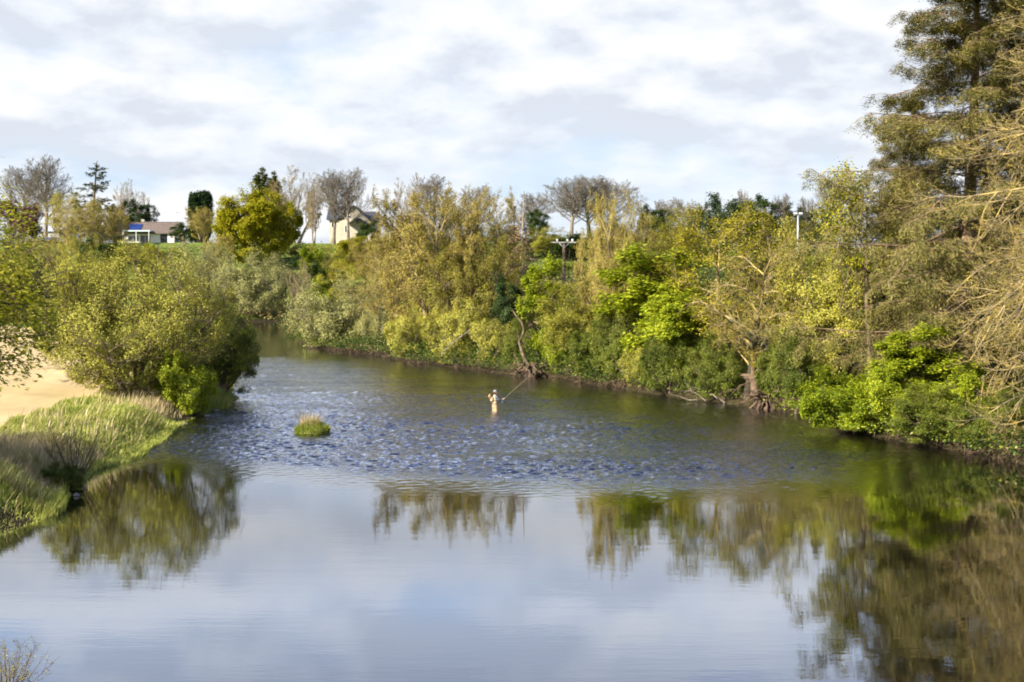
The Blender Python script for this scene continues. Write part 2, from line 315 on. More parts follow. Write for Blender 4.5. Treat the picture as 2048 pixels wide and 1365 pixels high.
_r = np.random.default_rng(5); _k = _r.normal(size=(14, 2)); _k = _k/np.linalg.norm(_k, axis=1, keepdims=True)*np.geomspace(.04, 1.6, 14)[:, None]; _p = _r.uniform(0, 6.28, 14)
def wob(x, y, lo=0, hi=14):
    s = 0
    for i in range(lo, hi): s = s+np.sin(x*_k[i, 0]+y*_k[i, 1]+_p[i])/(1+.35*(i-lo))
    return s/(hi-lo)**.5
def sstep(a, b, x): t = np.clip((x-a)/(b-a), 0, 1); return t*t*(3-2*t)
def terrain(x, y):
    x = np.asarray(x, float); y = np.asarray(y, float)
    d = sdist(x, y, river)+wob(x, y, 7, 14)*.5
    side = sstep(-8, 12, x-(y-75)*-.12)                 # 0 on the left bank, 1 on the wooded right bank
    low = .95*sstep(0, 2.2, d)+.35*sstep(2, 14, d)
    rb = 1.25*sstep(-.1, 1.4, d)+1.6*sstep(1, 20, d)+2.5*sstep(15, 70, d)
    base = low*(1-side)+rb*side
    y0 = 222-55*side; y1 = 292-10*side
    hk = sstep(y0, y1, y-np.clip(-x-60, 0, 200)*.1)*sstep(1, 12, d)
    z = base*(1-hk)+(13.4-.8*sstep(0, 60, x))*hk+wob(x, y, 0, 8)*(.06+.3*sstep(150, 300, y))*sstep(1, 8, d)+wob(x, y, 9, 14)*.07*sstep(.3, 2, d)
    bed = -.62*sstep(0, 2.5, -d)-.15*sstep(3, 9, -d)
    return np.where(d > 0, z, bed)
def tz(x, y): return float(terrain(np.array([x]), np.array([y]))[0])
def grow_axis(a, b, step, far):
    c = list(np.arange(a, b+.01, step)); s = step
    while c[-1] < far: s *= 1.25; c.append(c[-1]+s)
    s = step; lo = [a]
    while lo[-1] > -far: s *= 1.25; lo.append(lo[-1]-s)
    return np.array(lo[:0:-1]+c)
def grid(xs, ys, zf):
    X, Y = np.meshgrid(xs, ys); Z = zf(X, Y); nx = len(xs)
    V = np.stack([X, Y, Z], -1).reshape(-1, 3)
    i = (np.arange(len(ys)-1)[:, None]*nx+np.arange(nx-1)[None, :]).ravel()
    return V, np.stack([i, i+1, i+1+nx, i+nx], 1)
def groundmat():
    m, nt, ns, lk = newmat('grassy_ground'); g = nt.nodes.new('ShaderNodeNewGeometry'); p = g.outputs['Position']
    c = ramp(nt, [(.3, (.07, .11, .018)), (.5, (.14, .21, .03)), (.7, (.22, .29, .05))], noise(nt, p, .35, 6, .7))
    c = mixc(nt, ramp(nt, [(.48, (0, 0, 0)), (.68, (1, 1, 1))], noise(nt, p, .9, 5, .6)), c, (.20, .15, .07))
    sx = nt.nodes.new('ShaderNodeSeparateXYZ'); lk.new(p, sx.inputs[0])
    mud = mth(nt, 'ADD', sx.outputs[2], mth(nt, 'MULTIPLY', noise(nt, p, 1.2, 4), .5))
    c = mixc(nt, ramp(nt, [(.55, (0, 0, 0)), (.8, (1, 1, 1))], mud), (.035, .027, .016), c)
    # darker, browner floor on the wooded bank
    at_ = nt.nodes.new('ShaderNodeAttribute'); at_.attribute_name = 'wood'
    c = mixc(nt, mth(nt, 'MULTIPLY', at_.outputs['Fac'], .8), c, ramp(nt, [(.35, (.03, .028, .012)), (.65, (.075, .06, .03))], noise(nt, p, 2.5, 5)))
    b = N(nt, 'ShaderNodeBump', Distance=.25, Strength=.8); lk.new(noise(nt, p, 3, 6, .7), b.inputs['Height'])
    s = N(nt, 'ShaderNodeBsdfPrincipled', Roughness=.95); s.inputs['Specular IOR Level'].default_value = .1
    lk.new(c, s.inputs['Base Color']); lk.new(b.outputs[0], s.inputs['Normal'])
    o = N(nt, 'ShaderNodeOutputMaterial'); lk.new(s.outputs[0], o.inputs[0]); return m
xs = grow_axis(-60, 60, .75, 4000); ys = np.concatenate([grow_axis(36, 130, .75, 4000)]); ys = ys[ys > -200]
V, Q = grid(xs, ys, terrain)
me = mesh('ground', V, Q, [groundmat()])
wd = sstep(-8, 12, V[:, 0]-(V[:, 1]-75)*-.12)*(1-sstep(200, 260, V[:, 1]))
me.attributes.new('wood', 'FLOAT', 'POINT').data.foreach_set('value', wd.astype(np.float32))
tag(link('ground', me), kind='structure', label='grassy river banks rising to a low green hill behind the trees')

# water: one sheet, roughness of the riffle follows where the river runs shallow
def pline(pts, x): xs_, ys_ = zip(*pts); return np.interp(x, xs_, ys_)
calm = sorted([G(px, py) for px, py in ((0, 900), (270, 905), (400, 908), (560, 920), (680, 935), (850, 944), (1000, 948), (1200, 954), (1400, 957), (1650, 948), (1800, 925), (2048, 900))])
def riffle(x, y):
    e = pline(calm, x)+wob(x*.9, y*.5, 2, 12)*2.6
    d = y-e
    r = (.6*sstep(-.8, 3.6, d)+.4*sstep(-6, 4, d))*(1-.25*sstep(8, 30, d)-.25*sstep(44, 66, d))
    bank = np.interp(y, [55, 62, 65.4, 70, 79, 86.5, 95, 105, 109, 121, 132], [21.5, 20, 18.5, 16.6, 16, 12, 7.2, 2.8, -.9, -8, -12.3])
    near = sstep(13, 4, bank-x)                      # slacker water under the wooded bank
    return r*(1-.38*near)*(1-.8*sstep(124, 134, y))
xs = np.concatenate([np.arange(-135, -27, 2.), np.arange(-27, 27, .1), np.arange(27, 62, 1.)]); ys = np.concatenate([np.arange(-40, 48, 1.), np.arange(48, 92, .11), np.arange(92, 132, .22), np.arange(132, 222, 1.)])
def chop(X, Y):
    q = np.random.default_rng(31); a = riffle(X.ravel(), Y.ravel()).reshape(X.shape)*np.clip(1.2-.012*(Y-56), .7, 1.2)
    pt = np.clip(.85+.8*wob(X*.32+Y*.1, Y*1.0, 3, 12), .3, 1.7); z = X*0
    for k in range(64):
        lam = .3*(.75/.3)**q.uniform()**1.2; th = q.normal()*.75+PI/2*(1 if q.uniform() < .7 else 0); kx, ky = 2*PI/lam*math.cos(th), 2*PI/lam*math.sin(th)
        z = z+lam*np.sin(kx*X+ky*Y+q.uniform(0, 6.28)+1.3*np.sin(X*q.uniform(.2, .9)+Y*q.uniform(.2, .9)+q.uniform(0, 6)))
    return z*a*pt*WATER['amp']
WATER = dict(chop=.17, amp=.0066, swell=.0018, fine=.0016, fmul=1.45, fadd=.03)
V, Q = grid(xs, ys, chop)
rf = riffle(V[:, 0], V[:, 1])
def watermat():
    m, nt, ns, lk = newmat('river_water'); g = nt.nodes.new('ShaderNodeNewGeometry'); p = g.outputs['Position']
    a = nt.nodes.new('ShaderNodeAttribute'); a.attribute_name = 'riffle'; rf = a.outputs['Fac']
    def mp(sx, sy, rot=0):
        q = nt.nodes.new('ShaderNodeMapping'); q.inputs['Scale'].default_value = (sx, sy, 1); q.inputs['Rotation'].default_value = (0, 0, rot); lk.new(p, q.inputs[0]); return q.outputs[0]
    patch = ramp(nt, [(.35, (.35,)*3), (.62, (1,)*3)], noise(nt, mp(.12, .3, .15), 1., 4, .6))
    h1 = noise(nt, mp(3., 1.9, .1), 1.2, 4, .62)           # chop of the riffle
    chop = mth(nt, 'MULTIPLY', h1, mth(nt, 'MULTIPLY', rf, mth(nt, 'MULTIPLY', patch, WATER['chop'])))
    swell = mth(nt, 'MULTIPLY', noise(nt, mp(.35, 1.5, .05), 1., 3, .5), WATER['swell'])
    fine = mth(nt, 'MULTIPLY', noise(nt, mp(1.5, 5., .1), 1.3, 3, .5), mth(nt, 'MULTIPLY', noise(nt, mp(.06, .22, .2), 1., 3), WATER['fine']))
    hh = mth(nt, 'ADD', chop, mth(nt, 'ADD', swell, fine))
    b = N(nt, 'ShaderNodeBump', Strength=1., Distance=1.); lk.new(hh, b.inputs['Height'])
    fr = N(nt, 'ShaderNodeFresnel', IOR=1.333); lk.new(b.outputs[0], fr.inputs['Normal'])
    gl = N(nt, 'ShaderNodeBsdfGlossy', Color=(.93, .95, 1., 1)); lk.new(b.outputs[0], gl.inputs['Normal'])
    lk.new(mth(nt, 'ADD', mth(nt, 'MULTIPLY', rf, .03), .0), gl.inputs['Roughness'])
    df = N(nt, 'ShaderNodeBsdfDiffuse'); lk.new(ramp(nt, [(.3, (.003, .0035, .002)), (.7, (.008, .007, .003))], noise(nt, p, .15, 3)), df.inputs[0])
    fac = mth(nt, 'ADD', mth(nt, 'MULTIPLY', fr.outputs[0], WATER['fmul']), WATER['fadd'], True)
    fac = mth(nt, 'MINIMUM', fac, .92)
    mx = N(nt, 'ShaderNodeMixShader'); lk.new(fac, mx.inputs[0]); lk.new(df.outputs[0], mx.inputs[1]); lk.new(gl.outputs[0], mx.inputs[2])
    # a little broken white water along the lip of the riffle
    o = N(nt, 'ShaderNodeOutputMaterial'); lk.new(mx.outputs[0], o.inputs[0]); return m
me = mesh('river', V, Q, [watermat()]); me.attributes.new('riffle', 'FLOAT', 'POINT').data.foreach_set('value', rf.astype(np.float32))
tag(link('river', me), kind='structure', label='wide river with a rippled riffle above a glassy pool')

# pale sandy field on the left
fl = [(-60, 52), (-31, 58)]+[tuple(at(px, py, z=1.15)[:2]) for px, py in ((0, 862), (60, 832), (130, 803), (200, 792), (222, 770), (212, 735), (192, 708), (150, 690), (118, 668), (60, 660), (0, 655), (-300, 652))]+[(-120, 120)]
fl = np.array(fl)
def spans(poly, y):
    xs_ = []
    for i in range(len(poly)):
        (x1, y1), (x2, y2) = poly[i], poly[(i+1) % len(poly)]
        if (y1 > y) != (y2 > y): xs_.append(x1+(y-y1)*(x2-x1)/(y2-y1))
    return (min(xs_), max(xs_)) if len(xs_) > 1 else None
rows = []
for y in np.arange(fl[:, 1].min()+.05, fl[:, 1].max(), .5):
    s = spans(fl, y)
    if s: t = np.linspace(0, 1, 90)**.6; x = s[0]+(s[1]-s[0]+wob(np.array([y*2.]), np.array([3.]), 6, 13)[0]*.5)*t; rows.append(np.stack([x, np.full(90, y)], 1))
R = np.array(rows); Z = terrain(R[..., 0], R[..., 1])+.05
V = np.concatenate([R, Z[..., None]], -1).reshape(-1, 3); i = (np.arange(len(rows)-1)[:, None]*90+np.arange(89)[None, :]).ravel()
fm = plain('sandy_soil', [(.3, (.41, .32, .155)), (.5, (.51, .395, .195)), (.7, (.58, .455, .24))], .35, .95, .0, 8, spec=.1, stretch=(1, .4, 1))
tag(link('field', mesh('field', V, np.stack([i, i+1, i+91, i+90], 1), [fm])), kind='structure', label='pale bare sandy field behind the left bank')

# ------------------------------------------------------------------ placing trees
NAMES = dict(willow_big='willow_tree', willow_dark='willow_bush', bush_lime='leafy_bush', dome_olive='willow_bush', bush_willow='willow_bush', round_yellow='leafy_tree', olive_tree='budding_tree',
    olive_tree_b='budding_tree', high_olive='budding_tree', green_tree='leafy_tree', yellow_tree='budding_tree', dark_tree='evergreen_tree', teal_tree='leafy_tree', sunny_tree='leafy_tree', purple_tree='leafy_tree',
    bare_grey='bare_tree', bare_upright='bare_tree', gold_twigs='budding_tree', lichen_droop='lichen_tree', larch='larch_tree', spruce='spruce_tree', cypress='cypress_tree', far_spruce='spruce_tree',
    dark_conifer='conifer_tree', twiggy_bush='twiggy_bush', reed_clump='reed_clump')
SHRUB = ('willow_dark', 'bush_lime', 'dome_olive', 'bush_willow', 'twiggy_bush')
count = [0]
def tree(kind, px, Y, ytop, wpx, label, group=None, rot=None, z=None, X=None, lean=0, cat=None):
    """stand one tree at its own distance Y; its height and spread follow from how large it looks there"""
    tm, cm, h0, w0 = proto(kind); count[0] += 1
    x = at(px, 600, Y=Y)[0] if X is None else X
    zb = tz(x, Y) if z is None else z
    zb = max(zb, -.3); h = at(px, ytop, Y=Y)[2]-zb; w = wpx*Y/F
    r = link(NAMES[kind], None); r.location = (x, Y, zb-.05)
    r.rotation_euler = (0, rad(lean), 0) if lean else (0, 0, 0)
    sxy = w/w0; r.scale = (sxy, sxy, h/h0)
    tag(r, label, cat or ('bush' if kind in SHRUB else 'reeds' if kind == 'reed_clump' else 'tree'), group)
    a = rot if rot is not None else count[0]*1.7
    for nm, md in (('trunk' if kind not in SHRUB and kind != 'reed_clump' else 'stems', tm), ('crown', cm)):
        c = link(nm, md, r); c.rotation_euler = (0, 0, a)
    return r
SKY = 'trees along the skyline'; SLOPE = 'trees and thickets on the far slope'; WOOD = 'trees of the wooded right bank'; LEFTG = 'trees and bushes of the left bank'
T = tree
exec_trees = []
# --- skyline, left to right
T('bare_grey', 48, 330, 335, 85, 'grey leafless tree at the far left of the skyline', SKY)
T('bare_grey', 92, 325, 315, 105, 'tall grey leafless tree left of the pointed spruce', SKY)
T('purple_tree', 38, 300, 405, 75, 'dark reddish purple tree under the grey leafless trees', SKY)
T('purple_tree', 62, 296, 425, 45, 'small pinkish tree beside the purple tree', SKY)
T('yellow_tree', 135, 290, 385, 85, 'yellow green tree just left of the pointed spruce', SKY)
T('far_spruce', 188, 285, 330, 72, 'thin pointed spruce with upturned arms against the sky', SKY)
T('gold_twigs', 160, 262, 400, 95, 'golden leafless thicket tree in front of the pointed spruce', SKY)
T('gold_twigs', 222, 270, 415, 80, 'brownish twiggy tree right of the pointed spruce', SKY)
T('bare_upright', 262, 360, 362, 62, 'slim pale bare tree left of the bungalow roof', SKY)
T('dark_tree', 285, 355, 402, 55, 'dark evergreen rising behind the bungalow roof', SKY)
T('dark_tree', 240, 360, 405, 50, 'small dark evergreen at the foot of the slim pale bare tree', SKY)
T('cypress', 403, 335, 386, 37, 'dark columnar cypress beside the bungalow', SKY)
T('gold_twigs', 405, 300, 415, 60, 'tan leafless tree in front of the columnar cypress', SKY)
T('dark_tree', 372, 325, 447, 52, 'low dark green bush at the end wall of the bungalow', SKY)
T('round_yellow', 514, 262, 383, 160, 'big round yellow green tree on the slope left of the white house', SLOPE)
T('dark_conifer', 527, 320, 338, 62, 'dark pointed conifer behind the round yellow green tree', SKY)
T('dark_conifer', 551, 318, 346, 50, 'second dark conifer, brownish, beside the pointed one', SKY)
T('bare_upright', 592, 305, 338, 110, 'tall bare tree with pale upright limbs left of the white house', SKY)
T('bare_upright', 628, 300, 352, 45, 'slender bare tree at the right edge of the pale upright one', SKY)
T('bare_grey', 668, 285, 342, 78, 'bare greenish tree over the left end of the white house', SKY)
T('bare_grey', 697, 283, 338, 80, 'bare tree with many trunks over the gable of the white house', SKY)
T('dark_tree', 737, 284, 444, 42, 'dark rounded bush at the right end of the white house', SKY)
T('bare_upright', 822, 300, 350, 66, 'pale bare tree on the skyline above the dark gable roof', SKY)
T('bare_grey', 866, 302, 352, 84, 'grey bare tree behind the big golden tree', SKY)
T('bare_grey', 955, 290, 372, 70, 'thin grey bare tree behind the right side of the big golden tree', SKY)
T('bare_grey', 1068, 310, 387, 84, 'small grey bare tree left of the broad bare group', SKY)
T('dark_tree', 1072, 285, 420, 46, 'small dark ivy covered tree below the grey bare trees', SKY)
T('bare_grey', 1142, 300, 354, 108, 'broad bare tree at the left of the tallest skyline group', SKY)
T('bare_grey', 1180, 304, 352, 118, 'broad bare tree in the middle of the tallest skyline group', SKY)
T('bare_grey', 1226, 300, 360, 100, 'broad bare tree at the right of the tallest skyline group', SKY)
T('gold_twigs', 1240, 101, 388, 125, 'fawn twiggy tree on the bank in front of the tallest bare group', WOOD)
T('dark_tree', 1308, 250, 413, 62, 'dark green tree between the bare group and the yellow crowned tree', SLOPE)
for px, yt, w, k, lb in ((1322, 400, 52, 'bare_grey', 'low grey bare tree at the left of the hazy far row'), (1362, 397, 60, 'bare_grey', 'second grey bare tree of the hazy far row'), (1398, 408, 50, 'teal_tree', 'low dark crown in the hazy far row'),
                         (1445, 390, 78, 'teal_tree', 'blue green crown rising in the hazy far row'), (1484, 380, 34, 'bare_grey', 'thin bare tree between two blue green crowns'), (1515, 393, 74, 'dark_tree', 'round dark green crown of the far row'),
                         (1560, 390, 52, 'bare_grey', 'bare tree left of the floodlight mast'), (1583, 408, 60, 'teal_tree', 'blue green crown behind the floodlight mast'), (1612, 395, 40, 'bare_grey', 'bare tree just right of the floodlight mast'),
                         (1640, 415, 60, 'teal_tree', 'low blue green crown right of the floodlight mast'), (1662, 357, 64, 'bare_grey', 'bare tree rising beside the big spruce')):
    T(k, px, 380, yt, w, lb, SKY)
# --- slope thickets
for px, Y, yt, w, k, lb in (
    (20, 250, 455, 90, 'olive_tree', 'olive thicket tree at the left edge of the slope'), (85, 240, 470, 95, 'gold_twigs', 'brownish thicket tree under the purple tree'), (150, 235, 475, 80, 'olive_tree_b', 'olive thicket tree below the pointed spruce'),
    (205, 245, 480, 85, 'dark_tree', 'dark green thicket tree below the pointed spruce'), (250, 262, 482, 60, 'olive_tree', 'yellow olive tree in front of the bungalow windows'), (303, 250, 490, 50, 'round_yellow', 'small yellow green tree below the bungalow'),
    (395, 225, 490, 110, 'greyolive_tree', 'grey olive tree below the bungalow lawn'), (438, 250, 470, 60, 'gold_twigs', 'brown twiggy tree at the left foot of the round yellow green tree'),
    (595, 265, 485, 70, 'olive_tree', 'olive bush tree at the right foot of the round yellow green tree'), (622, 222, 498, 60, 'green_tree', 'bright green tree behind the forked pale trunk'),
    (660, 240, 490, 85, 'olive_tree_b', 'olive thicket tree on the slope below the white house'), (712, 262, 475, 70, 'round_yellow', 'yellow green bush tree below the white house'), (745, 240, 480, 90, 'gold_twigs', 'tan thicket tree below the right end of the white house'),
    (700, 205, 520, 90, 'yellow_tree', 'golden green thicket tree above the grey domed willow'), (650, 214, 530, 70, 'dark_tree', 'dark thicket tree above the grey domed willow'), (575, 232, 520, 60, 'dark_tree', 'dark tree behind the grey green willow'),
    (1000, 240, 440, 90, 'olive_tree', 'dark olive tree behind the pale larch'), (1095, 235, 455, 110, 'olive_tree_b', 'olive tree behind the utility pole'), (1160, 230, 470, 90, 'dark_tree', 'dark green tree right behind the utility pole'),
    (1210, 215, 440, 100, 'olive_tree', 'olive tree under the tallest bare group'), (1270, 225, 455, 80, 'gold_twigs', 'brown twiggy tree under the tallest bare group'), (1350, 230, 430, 110, 'olive_tree_b', 'olive tree behind the yellow crowned tree'),
    (1580, 240, 440, 110, 'olive_tree', 'dull olive tree at the foot of the floodlight mast'), (1500, 250, 430, 110, 'dark_tree', 'dark tree behind the top of the yellow crowned tree'),
    (790, 255, 470, 80, 'olive_tree', 'olive tree below the dark gable roof')):
    if k == 'greyolive_tree': k = 'dome_olive'
    T(k, px, Y, yt, w, lb, SLOPE, cat='tree')
# --- far bank of the bend
T('dome_olive', 512, 222, 508, 150, 'grey green willow with bare legs above the far bend', SLOPE, z=1.6, cat='tree')
T('bare_upright', 603, 212, 520, 50, 'young tree with a forked pale trunk by the far bend', SLOPE)
T('bush_lime', 645, 210, 560, 60, 'fresh green bush by the forked pale trunk', SLOPE)
# --- right bank mid distance
T('gold_twigs', 872, 124, 385, 235, 'big golden brown budding tree in the middle of the view', WOOD)
T('gold_twigs', 955, 122, 385, 150, 'golden brown budding tree at the right of the big one', WOOD)
T('gold_twigs', 800, 133, 430, 120, 'golden brown budding tree at the left of the big one', WOOD)
T('lichen_droop', 765, 140, 492, 130, 'drooping orange twigged tree left of the big golden tree', WOOD)
T('olive_tree', 905, 119, 500, 120, 'olive tree low in front of the big golden tree', WOOD)
T('larch', 1036, 121, 438, 84, 'pale fawn conical larch without needles', WOOD)
T('olive_tree', 990, 118, 480, 115, 'olive tree at the left of the pale larch', WOOD)
T('dark_tree', 1010, 115, 555, 62, 'dark ivy covered tree below the pale larch', WOOD)
T('dome_olive', 695, 146, 562, 210, 'grey domed willow bush leaning over the water', WOOD, z=.2)
T('dome_olive', 770, 141, 595, 100, 'small grey willow bush at the right of the domed one', WOOD, z=.3)
T('bush_willow', 868, 128, 588, 120, 'yellow green willow bush on the bank below the golden tree', WOOD, z=.4)
T('bush_willow', 945, 121, 590, 130, 'green willow bush above bare leaning branches', WOOD, z=.5)
T('bush_willow', 985, 114, 640, 90, 'small willow bush dipping to the water left of the roots', WOOD, z=.2)
T('olive_tree_b', 1215, 112, 475, 140, 'olive brown tree between the pole and the bright green tree', WOOD)
T('gold_twigs', 1215, 106, 470, 120, 'bare tan tree behind the bright green tree', WOOD)
T('green_tree', 1100, 109, 520, 105, 'slim bright green tree with a pale trunk above the roots', WOOD)
T('olive_tree_b', 1165, 104, 565, 150, 'olive tree leaning low over the water', WOOD)
T('bush_lime', 1130, 107, 655, 90, 'low fresh green bush right of the roots', WOOD, z=.4)
T('green_tree', 1310, 95, 498, 225, 'bright lime green tree in the middle of the right bank', WOOD)
T('green_tree', 1375, 91, 580, 140, 'bright lime green tree hanging low beside the lichen tree', WOOD)
T('yellow_tree', 1440, 92, 412, 250, 'large yellow crowned tree above the lichen covered tree', WOOD)
T('olive_tree', 1335, 99, 440, 140, 'olive tree at the left of the yellow crowned tree', WOOD)
T('bush_willow', 1285, 95, 690, 85, 'grey green bush dipping to the water under the lime tree', WOOD, z=.2)
T('bush_lime', 1400, 91, 690, 90, 'small fresh green bush above the floating dead branches', WOOD, z=.5)
T('lichen_droop', 1495, 84.5, 480, 215, 'lichen covered tree with drooping orange branches', WOOD)
T('olive_tree_b', 1655, 83, 428, 190, 'olive green tree between the lichen tree and the big spruce', WOOD)
T('olive_tree', 1560, 91, 440, 180, 'olive tree behind the lichen covered tree', WOOD)
T('bush_willow', 1600, 84, 620, 130, 'green willow bush right of the lichen tree trunk', WOOD, z=.6)
T('dark_tree', 1700, 86, 560, 160, 'tree with leaves coloured as shade under the lower spruce boughs', WOOD)  # dark leaf colour stands in for spruce shade, here and on the next two
T('dark_tree', 1840, 84, 560, 180, 'tree with leaves coloured as shade directly below the big spruce', WOOD)
T('dark_tree', 1990, 76, 540, 170, 'tree with leaves coloured as shade at the right edge under the spruces', WOOD)
T('high_olive', 1742, 80, 335, 195, 'olive green tree against the left flank of the big spruce', WOOD)
T('spruce', 1930, 74, -75, 455, 'big ragged spruce towering at the right', WOOD)
T('spruce', 2085, 84, -110, 360, 'second ragged spruce cut by the right edge', WOOD)
T('spruce', 1828, 80, 205, 215, 'shorter spruce at the left shoulder of the big one', WOOD)
T('bush_lime', 1690, 69.5, 745, 165, 'bright lime bush reaching over the water below the big spruce', WOOD, z=.3)
T('bush_lime', 1790, 67, 735, 150, 'yellow green bush beside the reaching lime bush', WOOD, z=.8)
T('green_tree', 1850, 68, 655, 170, 'fresh green bushy tree below the spruce, nearest the water', WOOD)
T('bush_lime', 1930, 65, 745, 130, 'green bush under the drooping lichen twigs', WOOD, z=.8)
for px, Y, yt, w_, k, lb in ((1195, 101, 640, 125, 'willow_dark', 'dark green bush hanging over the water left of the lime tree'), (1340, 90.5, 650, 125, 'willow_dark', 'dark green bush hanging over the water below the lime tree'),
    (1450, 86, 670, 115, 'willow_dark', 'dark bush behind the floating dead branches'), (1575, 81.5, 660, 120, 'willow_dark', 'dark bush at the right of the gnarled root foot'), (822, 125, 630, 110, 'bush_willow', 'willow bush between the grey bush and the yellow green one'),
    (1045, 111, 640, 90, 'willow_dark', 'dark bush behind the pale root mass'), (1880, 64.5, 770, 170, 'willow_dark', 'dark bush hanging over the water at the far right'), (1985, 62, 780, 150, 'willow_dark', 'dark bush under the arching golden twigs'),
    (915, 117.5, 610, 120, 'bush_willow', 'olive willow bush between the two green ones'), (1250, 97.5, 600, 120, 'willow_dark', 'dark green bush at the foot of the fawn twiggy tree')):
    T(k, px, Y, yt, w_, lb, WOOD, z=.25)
# --- left bank
T('willow_big', 258, 79.5, 497, 368, 'large rounded willow on the left bank', LEFTG)
T('willow_dark', 436, 88, 615, 135, 'darker willow bush leaning over the water behind the large willow', LEFTG, z=.4)
T('bush_lime', 362, 77.5, 705, 115, 'bright green bush under the right side of the large willow', LEFTG)
T('bush_willow', 225, 86, 690, 75, 'low bush under the left side of the large willow', LEFTG)
T('sunny_tree', 0, 33, 330, 10, 'yellow', LEFTG) if False else None
T('dome_olive', 60, 205, 520, 120, 'grey green bush at the far end of the sandy field', LEFTG)
T('bush_willow', 130, 190, 540, 110, 'yellow green bush at the far end of the sandy field', LEFTG)
T('bush_willow', 10, 180, 520, 110, 'willow bush at the far left beyond the sandy field', LEFTG)
T('willow_dark', 205, 150, 600, 90, 'dark green bush between the sandy field and the large willow', LEFTG)
def near_tree():
    tm, cm, h0, w0 = proto('sunny_tree')
    for i, (x, y, h, w, lb) in enumerate(((-18.0, 31, 12.5, 14, 'sunlit yellow green tree reaching in from the left edge'), (-28, 44, 12, 11, 'yellow green tree on the near left bank casting shade on the grass'))):
        r = link('leafy_tree', None); z = tz(x, y); r.location = (x, y, z); r.scale = (w/w0, w/w0, h/h0)
        tag(r, lb, 'tree', LEFTG)
        for nm, md in (('trunk', tm), ('crown', cm)): c = link(nm, md, r); c.rotation_euler = (0, 0, 1.+i*2)
near_tree()
T('twiggy_bush', 142, 53.6, 832, 120, 'brown twiggy bush at the water edge on the left', LEFTG)
T('twiggy_bush', 0, 27.0, 1275, 170, 'sparse leafy twigs standing in the water at the bottom left corner', LEFTG, z=-.2)
T('twiggy_bush', 100, 56, 850, 90, 'thin twiggy bush in the pale reeds on the left', LEFTG)
T('willow_dark', 128, 51.6, 922, 82, 'small dark green bush at the water below the brown twigs', LEFTG)
T('willow_dark', 30, 52.5, 915, 60, 'small shaded bush at the left edge of the grass', LEFTG)

# the near lichen tree at the right edge: trunk out of frame, boughs arching left and down
def lichen_giant():
    rng = np.random.default_rng(77)
    base = np.array([29.5, 60, 1.5]); n = 84
    z0 = np.sort(rng.uniform(5., 17, n)); S = np.stack([np.full(n, 29.3), np.full(n, 60.)+rng.normal(size=n)*.5, z0], 1)-base
    az = rng.uniform(PI*.62, PI*1.38, n); el = rng.uniform(-.1, .75, n)+.15*(z0 > 10)
    D = np.stack([np.cos(az)*np.cos(el), np.sin(az)*np.cos(el), np.sin(el)], 1)
    L = rng.uniform(6.5, 11.3, n)*(1-.3*sstep(11, 17, z0))
    K = 10; P = walk(rng, S, D, L, K, .09, [-.2, -.8, -1.5, -1.6, -.6]); tt = np.linspace(0, 1, K+1); R = (.10+.05*rng.uniform(size=n))[:, None]*(1-.85*tt)[None, :]
    tp = np.array([[0, 0, -.5], [-.1, 0, 3], [.1, .1, 8], [-.1, 0, 13], [-.5, .2, 18]])[None]; tr = [(*tubes(tp, np.array([[.55, .45, .36, .25, .1]]), 10), 0), (*tubes(P, R, 6), 0)]
    cr = []
    for m, t0, ang, ln, rr, K, gv, wn in ((15, .18, 38, .34, .012, 6, [-.5, -.7, .9], .12), (8, .12, 42, .45, .010, 4, [-.3, .9], .15), (5, .15, 40, .5, .01, 3, .5, .15)):
        nn = len(P); t = t0+(1-t0)*(np.arange(m)+rng.uniform(size=(nn, m)))/m; S, Tn = sample(P, t); Tn /= np.linalg.norm(Tn, axis=-1, keepdims=True)
        az = rng.uniform(0, 6.28, (nn, m)); an = np.radians(ang)*rng.uniform(.7, 1.3, (nn, m))
        U = np.cross(Tn, np.array([0, 0, 1.])); U /= np.linalg.norm(U, axis=-1, keepdims=True)+1e-6; W = np.cross(Tn, U)
        D = Tn*np.cos(an)[..., None]+(U*np.cos(az)[..., None]+W*np.sin(az)[..., None])*np.sin(an)[..., None]
        L = (L[:, None]*ln*(1-.35*t)*rng.uniform(.6, 1.3, (nn, m))).ravel(); S = S.reshape(-1, 3); D = D.reshape(-1, 3)
        P = walk(rng, S, D, L, K, wn, gv); tt = np.linspace(0, 1, K+1); R = np.maximum(L*rr, .010)[:, None]*(1-.6*tt)[None, :]
        cr.append((*tubes(P, R, 4 if m > 10 else 3), 0))
    C, Tn = sample(P, rng.uniform(.2, 1, (len(P), 2))); C = C.reshape(-1, 3)+rng.normal(size=(len(P)*2, 3))*.04
    for k in (0, 1):
        V, Q = leaves(rng, C[k::2], .075, .6); cr.append((V, Q, k+1))
    r = link('lichen_tree', None); r.location = base; tag(r, 'lichen covered tree whose golden twigs arch in from the right edge', 'tree', WOOD)
    V, Q, M = join(tr); link('trunk', mesh('trunk', V, Q, [BK['gold']]), r)
    V, Q, M = join(cr); link('crown', mesh('crown', V, Q, [BK['gold'], LF['gold'], LF['olive']], M), r)
lichen_giant()

